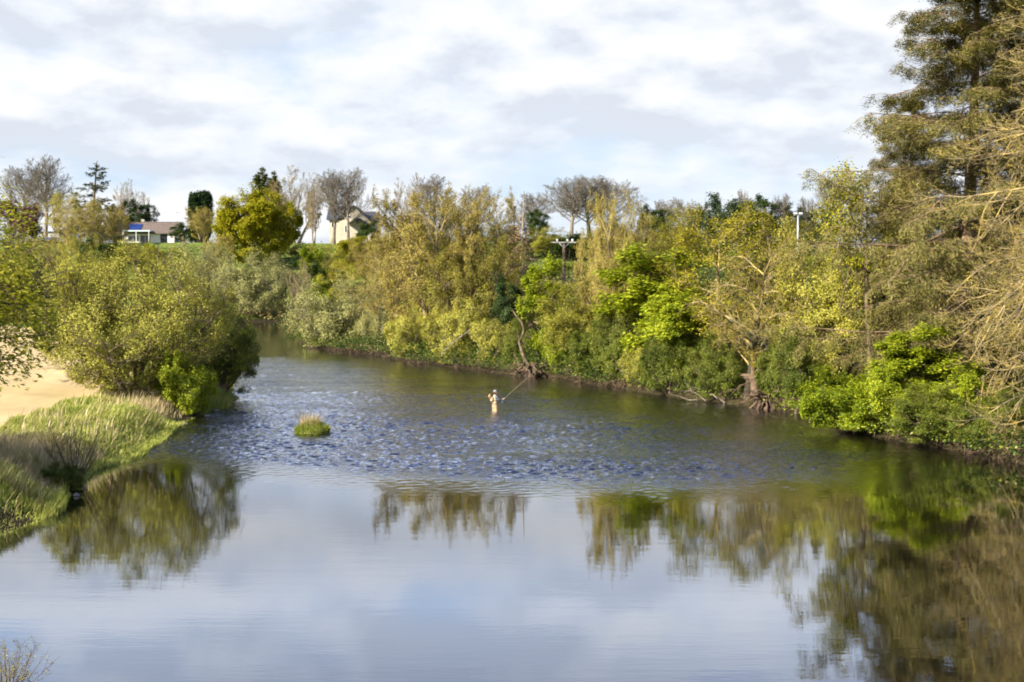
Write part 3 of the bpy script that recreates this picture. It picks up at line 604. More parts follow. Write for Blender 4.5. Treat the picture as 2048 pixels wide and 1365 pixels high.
# ------------------------------------------------------------------ ground cover
def blades(rng, X, Y, Z, hgt, wid, bend=.35, wind=(.25, .1)):
    n = len(X); a = rng.uniform(0, 6.28, n); h = hgt*rng.uniform(.5, 1.25, n); w = wid*rng.uniform(.7, 1.3, n)
    B = np.stack([X, Y, Z-.03], 1); d = np.stack([np.cos(a), np.sin(a), 0*a], 1); s = np.stack([-np.sin(a), np.cos(a), 0*a], 1)
    d2 = d*bend+np.array([wind[0], wind[1], 0])
    M = B+np.array([0, 0, 1])*(h*.55)[:, None]+d2*(h*.22)[:, None]; E = B+np.array([0, 0, 1])*h[:, None]+d2*(h*.8)[:, None]
    V = np.stack([B-s*w[:, None], B+s*w[:, None], M+s*w[:, None]*.8, M-s*w[:, None]*.8, E+s*w[:, None]*.15, E-s*w[:, None]*.15], 1).reshape(-1, 3)
    i = np.arange(n)*6; Q = np.concatenate([np.stack([i, i+1, i+2, i+3], 1), np.stack([i+3, i+2, i+4, i+5], 1)])
    return V, Q
rng = np.random.default_rng(9)
def scatter(n, x0, x1, y0, y1):
    x = rng.uniform(x0, x1, n); y = rng.uniform(y0, y1, n); return x, y
x, y = scatter(900000, -40, -12, 36, 112); d = sdist(x, y, river); fd = sdist(x, y, fl)
dens = np.clip(wob(x*1.3, y*1.3, 5, 13)*.5+.75, .1, 1)*np.clip(60/y, .4, 1)**1.3
k = (terrain(x, y) > -.02) & (fd > -.25) & (rng.uniform(size=len(x)) < dens) & (x > -.40*y-3.)
x, y, d = x[k], y[k], d[k]; z = terrain(x, y)
V, Q = blades(rng, x, y, z, np.clip(.28+.34*wob(x*1.3, y*1.3, 7, 14), .08, .7), .016*np.clip(y/45, 1, 2.2)); print('grass', len(x))
tag(link('grass', mesh('grass', V, Q, [LF['grass']])), 'bright green grass covering the left bank', 'grass', kind='stuff')
x, y = scatter(420000, -30, -12, 44, 92); d = sdist(x, y, river); fd = sdist(x, y, fl)
m = wob(x*.9+30, y*.9, 5, 12)
k = (d > .3) & (fd > .2) & ((rng.uniform(size=len(x)) < .06) | (m > .22-.45*np.exp(-((d-1.6)/1.5)**2)*sstep(58, 66, y)+.5*(y < 52)-.08)) & (rng.uniform(size=len(x)) < .26) & (x > -.40*y-3)
x, y = x[k], y[k]; z = terrain(x, y); print('reeds', len(x))
V, Q = blades(rng, x, y, z, np.clip(.62+.3*wob(x+9, y, 6, 12), .35, 1.), .014*np.clip(y/45, 1, 2))
tag(link('dry_reeds', mesh('dry_reeds', V, Q, [LF['straw']])), 'pale straw coloured dead reeds standing in the bank grass', 'reeds', kind='stuff')
# leafy undergrowth: low bramble and scrub on both far banks and slope
x, y = scatter(60000, -75, 60, 40, 300); d = sdist(x, y, river); side = sstep(-8, 12, x-(y-75)*-.12)
k = (d > .3) & (y < 276) & ((side > .5) | (y > 198)) & (wob(x, y, 4, 11) > -.35) & (sdist(x, y, fl) > 1) & (np.abs(x) < y*.40+4) & ((d < 25) | (y > 180)) & (rng.uniform(size=len(x)) < .42)
x, y = x[k], y[k]; z = terrain(x, y); n = len(x); q = 13; print('undergrowth', n*q)
r_ = rng.uniform(.35, .95, n)*np.clip(y/100, .8, 1.7); C = np.stack([x, y, z+r_*.35], 1)[:, None, :]+rng.normal(size=(n, q, 3))*(r_*.55)[:, None, None]*np.array([1, 1, .7])
C = C.reshape(-1, 3); C[:, 2] = np.maximum(C[:, 2], .05); nb = 2600; rbk = np.array(right_bank[3:19]); sg = np.linalg.norm(np.diff(rbk, axis=0), axis=1); cm_ = np.concatenate([[0], np.cumsum(sg)]); s_ = rng.uniform(0, cm_[-1], nb)
bx = np.interp(s_, cm_, rbk[:, 0])+rng.uniform(-1.3, 4.0, nb); by = np.interp(s_, cm_, rbk[:, 1])+rng.uniform(-.6, 1.2, nb); kk = (sdist(bx, by, river) > -.9) & (wob(bx*2, by*2, 3, 10) > -.5); bx, by = bx[kk], by[kk]; q2 = 60
hb = (.7+.9*rng.uniform(size=len(bx)))*(1+.35*wob(bx*1.3, by*1.3, 3, 10)); Cb = np.stack([bx, by, np.maximum(terrain(bx, by), .15)*.7+hb*.42], 1)[:, None, :]+rng.normal(size=(len(bx), q2, 3))*np.array([.55, .55, .36])[None, None]*hb[:, None, None]
Cb = Cb.reshape(-1, 3); Cb = Cb[Cb[:, 2] > .42]; C = np.concatenate([C, Cb]); C[:, 2] = np.maximum(C[:, 2], .06); par = []
sz = np.concatenate([np.repeat(.16*np.clip(y/90, .8, 2.2), q), np.full(len(Cb), .15)]); o = wob(C[:, 0]*.6, C[:, 1]*.6, 3, 9)+rng.normal(size=len(C))*.25
for j, (lo, hi, mm) in enumerate(((-9, -.35, 'rust'), (-.35, .25, 'dark'), (.25, .8, 'willow_dark'), (.8, 9, 'fresh'))):
    s = (o > lo) & (o <= hi); V, Q = leaves(rng, C[s], sz[s], .65, .5); par.append((V, Q, j))
V, Q, M = join(par)
tag(link('undergrowth', mesh('undergrowth', V, Q, [LF['rust'], LF['dark'], LF['willow_dark'], LF['fresh']], M)), 'tangled low scrub and brambles under the trees', 'undergrowth', kind='stuff')
# exposed roots and dead twigs hanging along the wooded bank
rb = np.array(right_bank[4:17]); seg = np.linalg.norm(np.diff(rb, axis=0), axis=1); cum = np.concatenate([[0], np.cumsum(seg)])
n = 1900; s = rng.uniform(0, cum[-1], n); bx = np.interp(s, cum, rb[:, 0]); by = np.interp(s, cum, rb[:, 1]); i = np.clip(np.searchsorted(cum, s)-1, 0, len(seg)-1)
tn = np.diff(rb, axis=0)[i]/seg[i][:, None]; nx = np.stack([-tn[:, 1], tn[:, 0]], 1)      # towards the water or the land
off = rng.uniform(-.1, .9, n); S = np.stack([bx, by, np.zeros(n)], 1); pos = sdist(bx+nx[:, 0], by+nx[:, 1], river) > 0; nx = np.where(pos[:, None], nx, -nx)
S[:, :2] += nx*off[:, None]; S[:, 2] = rng.uniform(.1, .9, n)
D = np.concatenate([-nx*rng.uniform(.1, 1, n)[:, None]+tn*rng.normal(size=(n, 1))*.9, rng.uniform(-1, .1, n)[:, None]], 1); D /= np.linalg.norm(D, axis=1, keepdims=True)
L = rng.uniform(.4, 1.2, n); P = walk(rng, S, D, L, 5, .28, -.3); P[..., 2] = np.maximum(P[..., 2], -.05)
V, Q = tubes(P, rng.uniform(.012, .04, n)[:, None]*np.linspace(1, .4, 6)[None, :], 4)
RT = plain('root_wood', two((.05, .033, .022), (.16, .11, .07)), 2, .9)
tag(link('roots', mesh('roots', V, Q, [RT])), 'tangle of brown exposed roots and dead twigs along the wooded bank', 'roots', kind='stuff')

# ------------------------------------------------------------------ small solid shapes
import bmesh
def bm_obj(name, bm, mat, parent=None, smooth=False):
    me = bpy.data.meshes.new(name); bm.to_mesh(me); bm.free()
    for m in (mat if isinstance(mat, (list, tuple)) else [mat]): me.materials.append(m)
    for p in me.polygons: p.use_smooth = smooth
    return link(name, me, parent)
def box(bm, x0, x1, y0, y1, z0, z1):
    v = [bm.verts.new(p) for p in ((x0, y0, z0), (x1, y0, z0), (x1, y1, z0), (x0, y1, z0), (x0, y0, z1), (x1, y0, z1), (x1, y1, z1), (x0, y1, z1))]
    for f in ((0, 3, 2, 1), (4, 5, 6, 7), (0, 1, 5, 4), (1, 2, 6, 5), (2, 3, 7, 6), (3, 0, 4, 7)): bm.faces.new([v[i] for i in f])
def boxo(name, dims, mat, parent, bevel=0):
    bm = bmesh.new()
    for d in (dims if isinstance(dims[0], (list, tuple)) else [dims]): box(bm, *d)
    if bevel: bmesh.ops.bevel(bm, geom=bm.edges[:], offset=bevel, segments=1, affect='EDGES')
    return bm_obj(name, bm, mat, parent)
def prism(name, prof, y0, y1, mat, parent, axis='y'):
    """a profile (a, z) drawn along y, or along x when axis is 'x'"""
    bm = bmesh.new(); f = (lambda a, t, z: (a, t, z)) if axis == 'y' else (lambda a, t, z: (t, a, z))
    A = [bm.verts.new(f(a, y0, z)) for a, z in prof]; B = [bm.verts.new(f(a, y1, z)) for a, z in prof]; n = len(prof)
    bm.faces.new(A); bm.faces.new(B[::-1])
    for i in range(n): bm.faces.new((A[i], B[i], B[(i+1) % n], A[(i+1) % n]))
    bmesh.ops.recalc_face_normals(bm, faces=bm.faces[:]); return bm_obj(name, bm, mat, parent)
def tubeo(name, pts, radii, mat, parent, sides=10):
    P = np.array(pts, float)[None]; R = np.array(radii, float)[None]; V, Q = tubes(P, R, sides)
    n = len(V); k = sides; V = np.concatenate([V, [P[0, 0], P[0, -1]]])
    c = [[(j+1) % k, j, n, n] for j in range(k)]+[[n-k+j, n-k+(j+1) % k, n+1, n+1] for j in range(k)]
    me = bpy.data.meshes.new(name); me.from_pydata([tuple(v) for v in V], [], [tuple(q) for q in Q]+[tuple(q[:3]) for q in c]); me.materials.append(mat)
    for p in me.polygons: p.use_smooth = True
    return link(name, me, parent)
def blob(bm, c, r, sub=2, squash=(1, 1, 1), seed=0, rough=.12):
    g = bmesh.ops.create_icosphere(bm, subdivisions=sub, radius=1); q = np.random.default_rng(seed); ph = q.uniform(0, 6, 6); kk = q.normal(size=(6, 3))*2
    for v in g['verts']:
        s = 1+rough*sum(math.sin(kk[i]@np.array(v.co)+ph[i]) for i in range(6))/1.8
        v.co = Vector((v.co.x*r*squash[0]*s+c[0], v.co.y*r*squash[1]*s+c[1], v.co.z*r*squash[2]*s+c[2]))
white = plain('white_render', two((.72, .71, .68), (.82, .81, .78)), .6, .8)
cream = plain('cream_render', two((.42, .38, .30), (.52, .47, .38)), .5, .85)
slate = plain('dark_slate', two((.035, .037, .045), (.075, .078, .09)), 3, .6)
tiles = plain('brown_roof_tile', two((.10, .078, .066), (.17, .135, .115)), 2, .85, stretch=(1, 1, 4))
glass = plain('window_glass', two((.015, .02, .025), (.03, .035, .045)), 1, .08, spec=.8)
pvc = plain('white_frame', two((.75, .75, .75), (.82, .82, .82)), 1, .4)
solar = plain('solar_panel_glass', two((.012, .025, .11), (.02, .045, .17)), 2, .15, spec=.7)
canopy = plain('pale_blue_canopy', two((.42, .52, .56), (.5, .6, .64)), 2, .5)
metal = plain('galvanised_steel', two((.42, .44, .46), (.55, .57, .58)), 3, .4, metallic=.3)
wood = plain('weathered_timber', two((.10, .065, .045), (.19, .13, .09)), 3, .85, stretch=(3, 3, .3))
porc = plain('white_porcelain', two((.5, .5, .49), (.6, .6, .58)), 2, .25, spec=.6)
stone = plain('river_stone', two((.10, .09, .075), (.26, .23, .19)), 3, .85, .03)
dark = plain('dark_opening', two((.02, .02, .02), (.04, .04, .04)), 1, .8)

def window(parent, x0, x1, z0, z1, y):
    w = boxo('window', [(x0-.07, x1+.07, y-.06, y+.02, z0-.07, z0), (x0-.07, x1+.07, y-.06, y+.02, z1, z1+.07), (x0-.07, x0, y-.06, y+.02, z0, z1), (x1, x1+.07, y-.06, y+.02, z0, z1), ((x0+x1)/2-.03, (x0+x1)/2+.03, y-.05, y+.02, z0, z1)], pvc, parent)
    boxo('pane', (x0, x1, y-.02, y+.01, z0, z1), glass, w); return w
# bungalow: frame runs x right, y away, z up
def bungalow():
    Y = 330.; s = Y/F; x0 = at(218, 490, Y=Y)[0]; zb = at(300, 491, Y=Y)[2]
    r = link('bungalow', None); r.location = (x0, Y, zb); W = 132*s; e = 25*s; ap = 47*s
    tag(r, 'low white bungalow with a brown tiled roof and blue solar panel', 'house')
    boxo('wall', (0, W-1.7, .3, 8, -1.5, e), white, r); boxo('end_wall', (W-1.7, W-.15, 0, 8, -1.5, e), white, r)
    rf = prism('roof', [(-.5, e-.05), (4.2, ap), (8.5, e-.05), (8.5, e-.25), (-.5, e-.25)], -.3, W+.3, tiles, r, 'x')
    boxo('ridge', (-.3, W+.3, 4.05, 4.35, ap-.04, ap+.1), tiles, rf)
    c = boxo('chimney', (W*.41, W*.41+.7, 4.6, 5.3, ap-.3, ap+.75), cream, rf)
    # solar panel lying on the near slope
    sl = (ap-e)/4.7; p0 = (252-218)*s; p1 = (280-218)*s; bm = bmesh.new()
    ya, yb = .7, 3.1; za, zb2 = e-.05+(ya+.5)*sl+.08, e-.05+(yb+.5)*sl+.08
    v = [bm.verts.new(q) for q in ((p0, ya, za), (p1, ya, za), (p1, yb, zb2), (p0, yb, zb2), (p0, ya, za+.08), (p1, ya, za+.08), (p1, yb, zb2+.08), (p0, yb, zb2+.08))]
    for f in ((0, 3, 2, 1), (4, 5, 6, 7), (0, 1, 5, 4), (1, 2, 6, 5), (2, 3, 7, 6), (3, 0, 4, 7)): bm.faces.new([v[i] for i in f])
    bm_obj('solar_panel', bm, solar, r)
    boxo('canopy', ((250-218)*s, (306-218)*s, -2.6, .25, 27*s-.05, 29.5*s), canopy, r, .03)
    for q in (252, 278, 303): boxo('canopy_post', ((q-218)*s-.06, (q-218)*s+.06, -2.5, -2.38, -.8, 27*s-.06), pvc, r)
    for a, b in ((226, 244), (256, 276)): window(r, (a-218)*s, (b-218)*s, .9, 2.1, .3)
    window(r, (280-218)*s, (300-218)*s, .35, 2.3, .3)
    boxo('door', ((320-218)*s, (334-218)*s, .22, .32, .05, 2.6), glass, r)
    boxo('plinth_wall', ((318-218)*s, (349-218)*s, -1.3, -1.1, -.6, .45), white, r)
    t = link('television_aerial', None); t.location = (at(343, 440, Y=Y)[0], Y+5.5, zb+e+.6); tag(t, 'thin television aerial mast above the right end of the bungalow roof', 'aerial')
    tubeo('mast', [(0, 0, 0), (0, 0, 4.6)], [.06, .05], metal, t, 6); tubeo('boom', [(-.7, 0, 4.3), (.7, 0, 4.3)], [.035, .035], metal, t, 5)
    boxo('element', [(q-.02, q+.02, -.35, .35, 4.28, 4.33) for q in (-.6, -.3, 0, .3, .6)], metal, t)
bungalow()
def white_house():
    Y = 292.; s = Y/F; X = lambda px: (px-655)*s; Z = lambda py: (492-py)*s
    x0 = at(655, 492, Y=Y)[0]; zb = at(655, 492, Y=Y)[2]; r = link('white_house', None); r.location = (x0, Y, zb); tag(r, 'two storey cream house with a dark slate roof behind bare trees', 'house')
    boxo('wall', (X(658), X(679), .6, 8, -1.5, Z(437)), cream, r); boxo('wall', (X(743), X(752), 1.2, 8, -1.5, Z(441)), cream, r)
    prism('gable_wall', [(X(679), -1.5), (X(743), -1.5), (X(743), Z(442)), (X(707), Z(415)), (X(679), Z(435))], 0, 9, cream, r)
    rf = prism('roof', [(.0, Z(438)), (4.5, Z(411)), (9, Z(438)), (9, Z(438)-.25), (.0, Z(438)-.25)], X(653), X(690), slate, r, 'x')
    prism('roof', [(.8, Z(442)), (4.5, Z(422)), (8.5, Z(442)), (8.5, Z(442)-.25), (.8, Z(442)-.25)], X(725), X(755), slate, r, 'x')
    for a, b in (((707, 411), (676, 436)), ((707, 411), (746, 444))):
        prism('gable_roof', [(X(a[0]), Z(a[1])), (X(b[0]), Z(b[1])), (X(b[0]), Z(b[1])-.35), (X(a[0]), Z(a[1])-.35)], -.45, 9.2, slate, r)
    boxo('chimney', (X(748), X(753), 4, 5, Z(436), Z(420)), cream, r)
    for a, b, c, d in ((697, 702, 432, 438), (712, 718, 438, 448), (690, 697, 452, 465), (663, 671, 445, 455)): window(r, X(a), X(b), Z(d), Z(c), 0 if a > 679 else .6)
    p = prism('porch', [(X(697), Z(447)), (X(716), Z(435)), (X(735), Z(447)), (X(735), Z(447)-.3), (X(716), Z(435)-.35), (X(697), Z(447)-.3)], -1.6, -.02, slate, r)
    [boxo('porch_post', (X(a), X(a+2), -1.5, -1.3, -.3, Z(448)), cream, r) for a in (699, 731)]
    boxo('door', (X(712), X(720), -.06, .02, 0, Z(468)), dark, r)
    # the house half hidden at the right
    q = link('cream_house', None); q.location = (at(805, 492, Y=Y)[0], Y+6, zb); tag(q, 'dark roofed house mostly hidden behind the big golden tree', 'house'); X2 = lambda px: (px-805)*s
    boxo('wall', (X2(806), X2(835), 0, 8, -1.5, Z(448)), cream, q)
    prism('roof', [(-.4, Z(449)), (4, Z(428)), (8.4, Z(449)), (8.4, Z(449)-.25), (-.4, Z(449)-.25)], X2(804), X2(838), slate, q, 'x'); window(q, X2(812), X2(818), Z(466), Z(455), 0)
    window(q, X2(824), X2(830), Z(466), Z(455), 0)
    # white roofed shed and grey barn far left
    g = link('shed', None); Y3 = 300; s3 = Y3/F; g.location = (*at(58, 492, Y=Y3)[:2], at(58, 487, Y=Y3)[2]); tag(g, 'long low shed with a bright white roof at the far left', 'shed')
    boxo('wall', (0, 57*s3, .3, 5, -2, .5), plain('timber_wall', two((.1, .08, .06), (.16, .13, .1)), 2), g)
    for i in range(3): prism('roof', [(19*i*s3, .5), (19*(i+.5)*s3, 1.35), (19*(i+1)*s3, .5)], -.1, 5.4, white, g)
    b = link('barn', None); Y4 = 345; s4 = Y4/F; b.location = (*at(78, 480, Y=Y4)[:2], at(78, 480, Y=Y4)[2]); tag(b, 'grey roofed barn behind the grey leafless trees', 'barn')
    boxo('wall', (0, 40*s4, .2, 8, -2, 17*s4), plain('barn_wall', two((.3, .3, .3), (.4, .4, .4)), 2), b)
    prism('roof', [(-.3, 16.5*s4), (4, 27*s4), (8.4, 16.5*s4)], -.3, 41*s4, plain('barn_roof', two((.30, .33, .38), (.40, .43, .48)), 2), b, 'x')
white_house()
# utility pole
def pole():
    Y = 126.; p = at(1128, 486, Y=Y); zb = tz(p[0], Y); h = p[2]-zb; r = link('utility_pole', None); r.location = (p[0], Y, zb); tag(r, 'brown wooden utility pole with a white crossarm and insulators', 'pole')
    tubeo('pole', [(0, 0, -.5), (0, 0, h*.5), (0, 0, h+.05)], [.17, .15, .12], wood, r, 12)
    boxo('crossarm', (-1.15, 1.1, -.22, -.12, h-.02, h+.08), plain('grey_crossarm', two((.28, .27, .25), (.38, .37, .35)), 3), r, .01)
    for s in (-1, 1): tubeo('brace', [(s*.42, -.2, h-.05), (0, -.17, h-.5)], [.025, .025], metal, r, 6)
    for x in (-.6, .3, .75):
        tubeo('insulator', [(x, -.17, h+.08), (x, -.17, h+.14), (x, -.17, h+.2), (x, -.17, h+.27), (x, -.17, h+.34)], [.05, .12, .09, .12, .05], porc, r, 10)
pole()
def flood():
    Y = 230.; p = at(1596, 430, Y=Y); zb = tz(p[0], Y); h = p[2]-zb; r = link('floodlight_mast', None); r.location = (p[0], Y, zb); tag(r, 'tall grey floodlight mast with two pale lamp heads', 'floodlight')
    tubeo('mast', [(0, 0, -.5), (0, 0, h*.5), (0, 0, h)], [.18, .14, .11], metal, r, 10); boxo('crossbar', (-.7, .7, -.06, .06, h-.1, h+.05), metal, r)
    for x in (-.42, .42):
        l = boxo('lamp_head', (x-.3, x+.3, -.3, .25, h+.05, h+.36), plain('lamp_housing', two((.38, .41, .44), (.48, .51, .54)), 2, .4), r, .05); boxo('lens', (x-.24, x+.24, -.33, -.302, h+.1, h+.31), porc, l)
pole2 = flood()
def posts():
    for px, lb in ((492, 'short pale fence post nearest the willow legs by the far bend'), (505, 'short pale fence post right of its twin by the far bend')):
        Y = 216; x = at(px, 620, Y=Y)[0]; z = tz(x, 222); o = tubeo('fence_post', [(0, 0, -.3), (0, 0, .7), (0, 0, 1.25)], [.09, .085, .08], BK['pale'], None, 8); o.location = (x, 222, z); tag(o, lb, 'post', 'fence posts by the far bend')
posts()
# rocks along the left edge
for i, (px, py, w, lb) in enumerate(((432, 822, 16, 'pale flat stone below the willow'), (412, 832, 12, 'small pale stone left of the flat one'), (462, 806, 12, 'dark stone at the tip of the grassy point'), (105, 992, 14, 'grey stone under the dark bush'), (152, 990, 13, 'grey stone right of the dark bush'), (168, 975, 10, 'brown stone at the water by the brown twigs'), (372, 848, 10, 'dark stone under the reeds'))):
    p = at(px, py, z=.05); w_ = w*p[1]/F; bm = bmesh.new(); blob(bm, (0, 0, 0), w_*.5, 3, (1, .75, .4), i, .28)
    o = bm_obj('rock', bm, stone, None, True); o.location = (p[0], p[1], .06); tag(o, lb, 'rock', 'stones at the water edge')
# dead branches lying in the water, and the big root stump
def dead(name, pts, r0, lb, grp, twigs=3, seed=0, mat=None, cat='branch'):
    rg = np.random.default_rng(seed); P = np.array([at(px, py, Y=Yd) for px, py, Yd in pts]); c = P[0].copy()
    fine = np.stack([np.interp(np.linspace(0, 1, 9), np.linspace(0, 1, len(P)), P[:, k]) for k in range(3)], 1)-c; fine[1:-1] += rg.normal(size=(7, 3))*.05
    V, Q = tubes(fine[None], np.linspace(r0, r0*.35, 9)[None], 8); par = [(V, Q, 0)]
    t = rg.uniform(.3, .95, (1, twigs)); S, Tn = sample(fine[None], t); D = Tn[0]/np.linalg.norm(Tn[0], axis=1, keepdims=True)+rg.normal(size=(twigs, 3))*.6; D /= np.linalg.norm(D, axis=1, keepdims=True)
    Pt = walk(rg, S[0], D, rg.uniform(.5, 1.3, twigs), 4, .15, .2); V, Q = tubes(Pt, np.linspace(r0*.4, r0*.15, 5)[None].repeat(twigs, 0), 5); par.append((V, Q, 0)); V, Q, M = join(par)
    o = link(name, mesh(name, V, Q, [mat or BK['pale']])); o.location = c; tag(o, lb, cat, grp)
DB = 'dead branches in the water'
dead('dead_branch', [(1450, 806, 85), (1425, 790, 85.5), (1405, 775, 86)], .065, 'grey dead branch slanting up out of the water, longest of three', DB, 3, 1, BK['grey'])
dead('dead_branch', [(1412, 802, 85.5), (1395, 788, 86), (1376, 782, 86)], .06, 'grey dead branch with a blunt end at the left of the slanting one', DB, 3, 2, BK['grey'])
dead('dead_branch', [(1394, 801, 86), (1380, 799, 86), (1366, 797, 86.2)], .045, 'thin dead stick lying flat on the water', DB, 2, 3, BK['grey'])
dead('dead_branch', [(1612, 827, 79), (1590, 828, 79.3), (1580, 829, 79.5)], .055, 'dead branch lying by the bright lime bush', DB, 2, 4)
dead('dead_branch', [(1510, 760, 84), (1470, 778, 83.5), (1436, 789, 83)], .06, 'long brown dead branch reaching left from the lichen tree base', DB, 5, 5, RT)
dead('leaning_branch', [(958, 664, 115), (900, 676, 117), (870, 690, 118)], .07, 'grey leaning branch under the green willow bush', DB, 6, 6, BK['grey'])
dead('leaning_branch', [(940, 660, 115), (900, 690, 115), (880, 715, 114)], .06, 'grey bent branch dipping to the water under the willow bush', DB, 6, 7, BK['grey'])
dead('leaning_tree', [(1060, 735, 106.5), (1038, 690, 107.5), (1048, 655, 108.5), (1025, 620, 109)], .13, 'crooked brown trunk leaning left above the roots', DB, 5, 8, BK['brown'], 'trunk')
dead('leaning_tree', [(1535, 815, 81.5), (1512, 790, 82.5), (1505, 750, 84)], .45, 'stout trunk foot leaning left under the lichen tree', None, 5, 9, RT, 'trunk')
def stump(px, py, Y, w, lb, seed):
    rg = np.random.default_rng(seed); p = at(px, py, Y=Y); bm = bmesh.new(); blob(bm, (0, 0, .15), w*.36, 3, (1, .7, .7), seed, .3)
    r = bm_obj('root_stump', bm, RT, None, True); r.location = (p[0], p[1], 0); tag(r, lb, 'stump', 'root stumps')
    n = 34; a = rg.uniform(0, 6.28, n); S = np.stack([np.cos(a)*w*.25, np.sin(a)*w*.2, rg.uniform(.3, 1., n)], 1); D = np.stack([np.cos(a), np.sin(a)*.7, rg.uniform(-.7, .6, n)], 1); D /= np.linalg.norm(D, axis=1, keepdims=True)
    P = walk(rg, S, D, rg.uniform(.6, 1.2, n)*w*.7, 6, .25, -.4); V, Q = tubes(P, rg.uniform(.05, .11, n)[:, None]*np.linspace(1, .3, 7)[None], 6); link('roots', mesh('roots', V, Q, [RT]), r)
stump(1065, 742, 107, 2.6, 'pale upturned root mass at the water right behind the fisherman', 3)
stump(1540, 808, 81.8, 1.9, 'gnarled root foot of the lichen tree at the water', 4)

# grassy islet in the riffle
def islet():
    p = at(622, 868, z=0); r = link('grass_islet', None); r.location = (p[0], p[1]+.35, 0); tag(r, 'small green grass tuft islet standing in the riffle', 'islet')
    bm = bmesh.new(); blob(bm, (0, 0, -.05), .62, 3, (1, .8, .42), 2, .12); bm_obj('soil_mound', bm, plain('wet_soil', two((.04, .03, .02), (.1, .08, .05)), 4), r, True)
    rg = np.random.default_rng(4); n = 5200; a = rg.uniform(0, 6.28, n); q = np.sqrt(rg.uniform(0, 1, n))*.85; x, y = np.cos(a)*q, np.sin(a)*q*.8
    V, Q = blades(rg, x, y, .2*(1-(q/.9)**2), .46*(1-.45*q)*rg.uniform(.6, 1.2, n), .017, .6, (.1, 0)); link('grass_blades', mesh('grass_blades', V, Q, [LF['grass']]), r)
    n = 420; a = rg.uniform(0, 6.28, n); q = np.sqrt(rg.uniform(0, 1, n))*.5; V, Q = blades(rg, np.cos(a)*q-.12, np.sin(a)*q*.8, .1+0*q, .75*np.ones(n), .014, .5, (.05, 0)); link('dry_stalks', mesh('dry_stalks', V, Q, [LF['straw']]), r)
islet()

# ------------------------------------------------------------------ the fisherman
skin = plain('skin', two((.5, .31, .22), (.58, .37, .27)), 4, .6)
wader = plain('tan_wader_cloth', two((.30, .22, .12), (.42, .32, .18)), 5, .7)
vest = plain('light_tan_vest_cloth', two((.36, .28, .17), (.46, .37, .23)), 6, .8)
shirt = plain('blue_grey_shirt_cloth', two((.07, .09, .13), (.12, .15, .20)), 5, .8)
capm = plain('pale_grey_cap_cloth', two((.22, .22, .26), (.30, .30, .35)), 4, .8)
belt = plain('dark_belt_webbing', two((.08, .06, .04), (.14, .1, .07)), 5, .6)
hairm = plain('brown_hair', two((.05, .03, .015), (.12, .07, .04)), 9, .6)
def skinned(name, verts, edges, rads, mat, parent, sub=2):
    me = bpy.data.meshes.new(name); me.from_pydata(verts, edges, []); o = link(name, me, parent); me.materials.append(mat)
    s = o.modifiers.new('skin', 'SKIN'); s.use_smooth_shade = True; lay = me.skin_vertices[0].data if len(me.skin_vertices) else None
    if lay is None:
        bpy.context.view_layer.objects.active = o; bpy.ops.object.modifier_remove(modifier='skin'); o.modifiers.new('skin', 'SKIN'); lay = me.skin_vertices[0].data
    for i, r_ in enumerate(rads): lay[i].radius = r_ if isinstance(r_, tuple) else (r_, r_)
    lay[0].use_root = True
    m = o.modifiers.new('smooth', 'SUBSURF'); m.levels = sub; m.render_levels = sub; return o
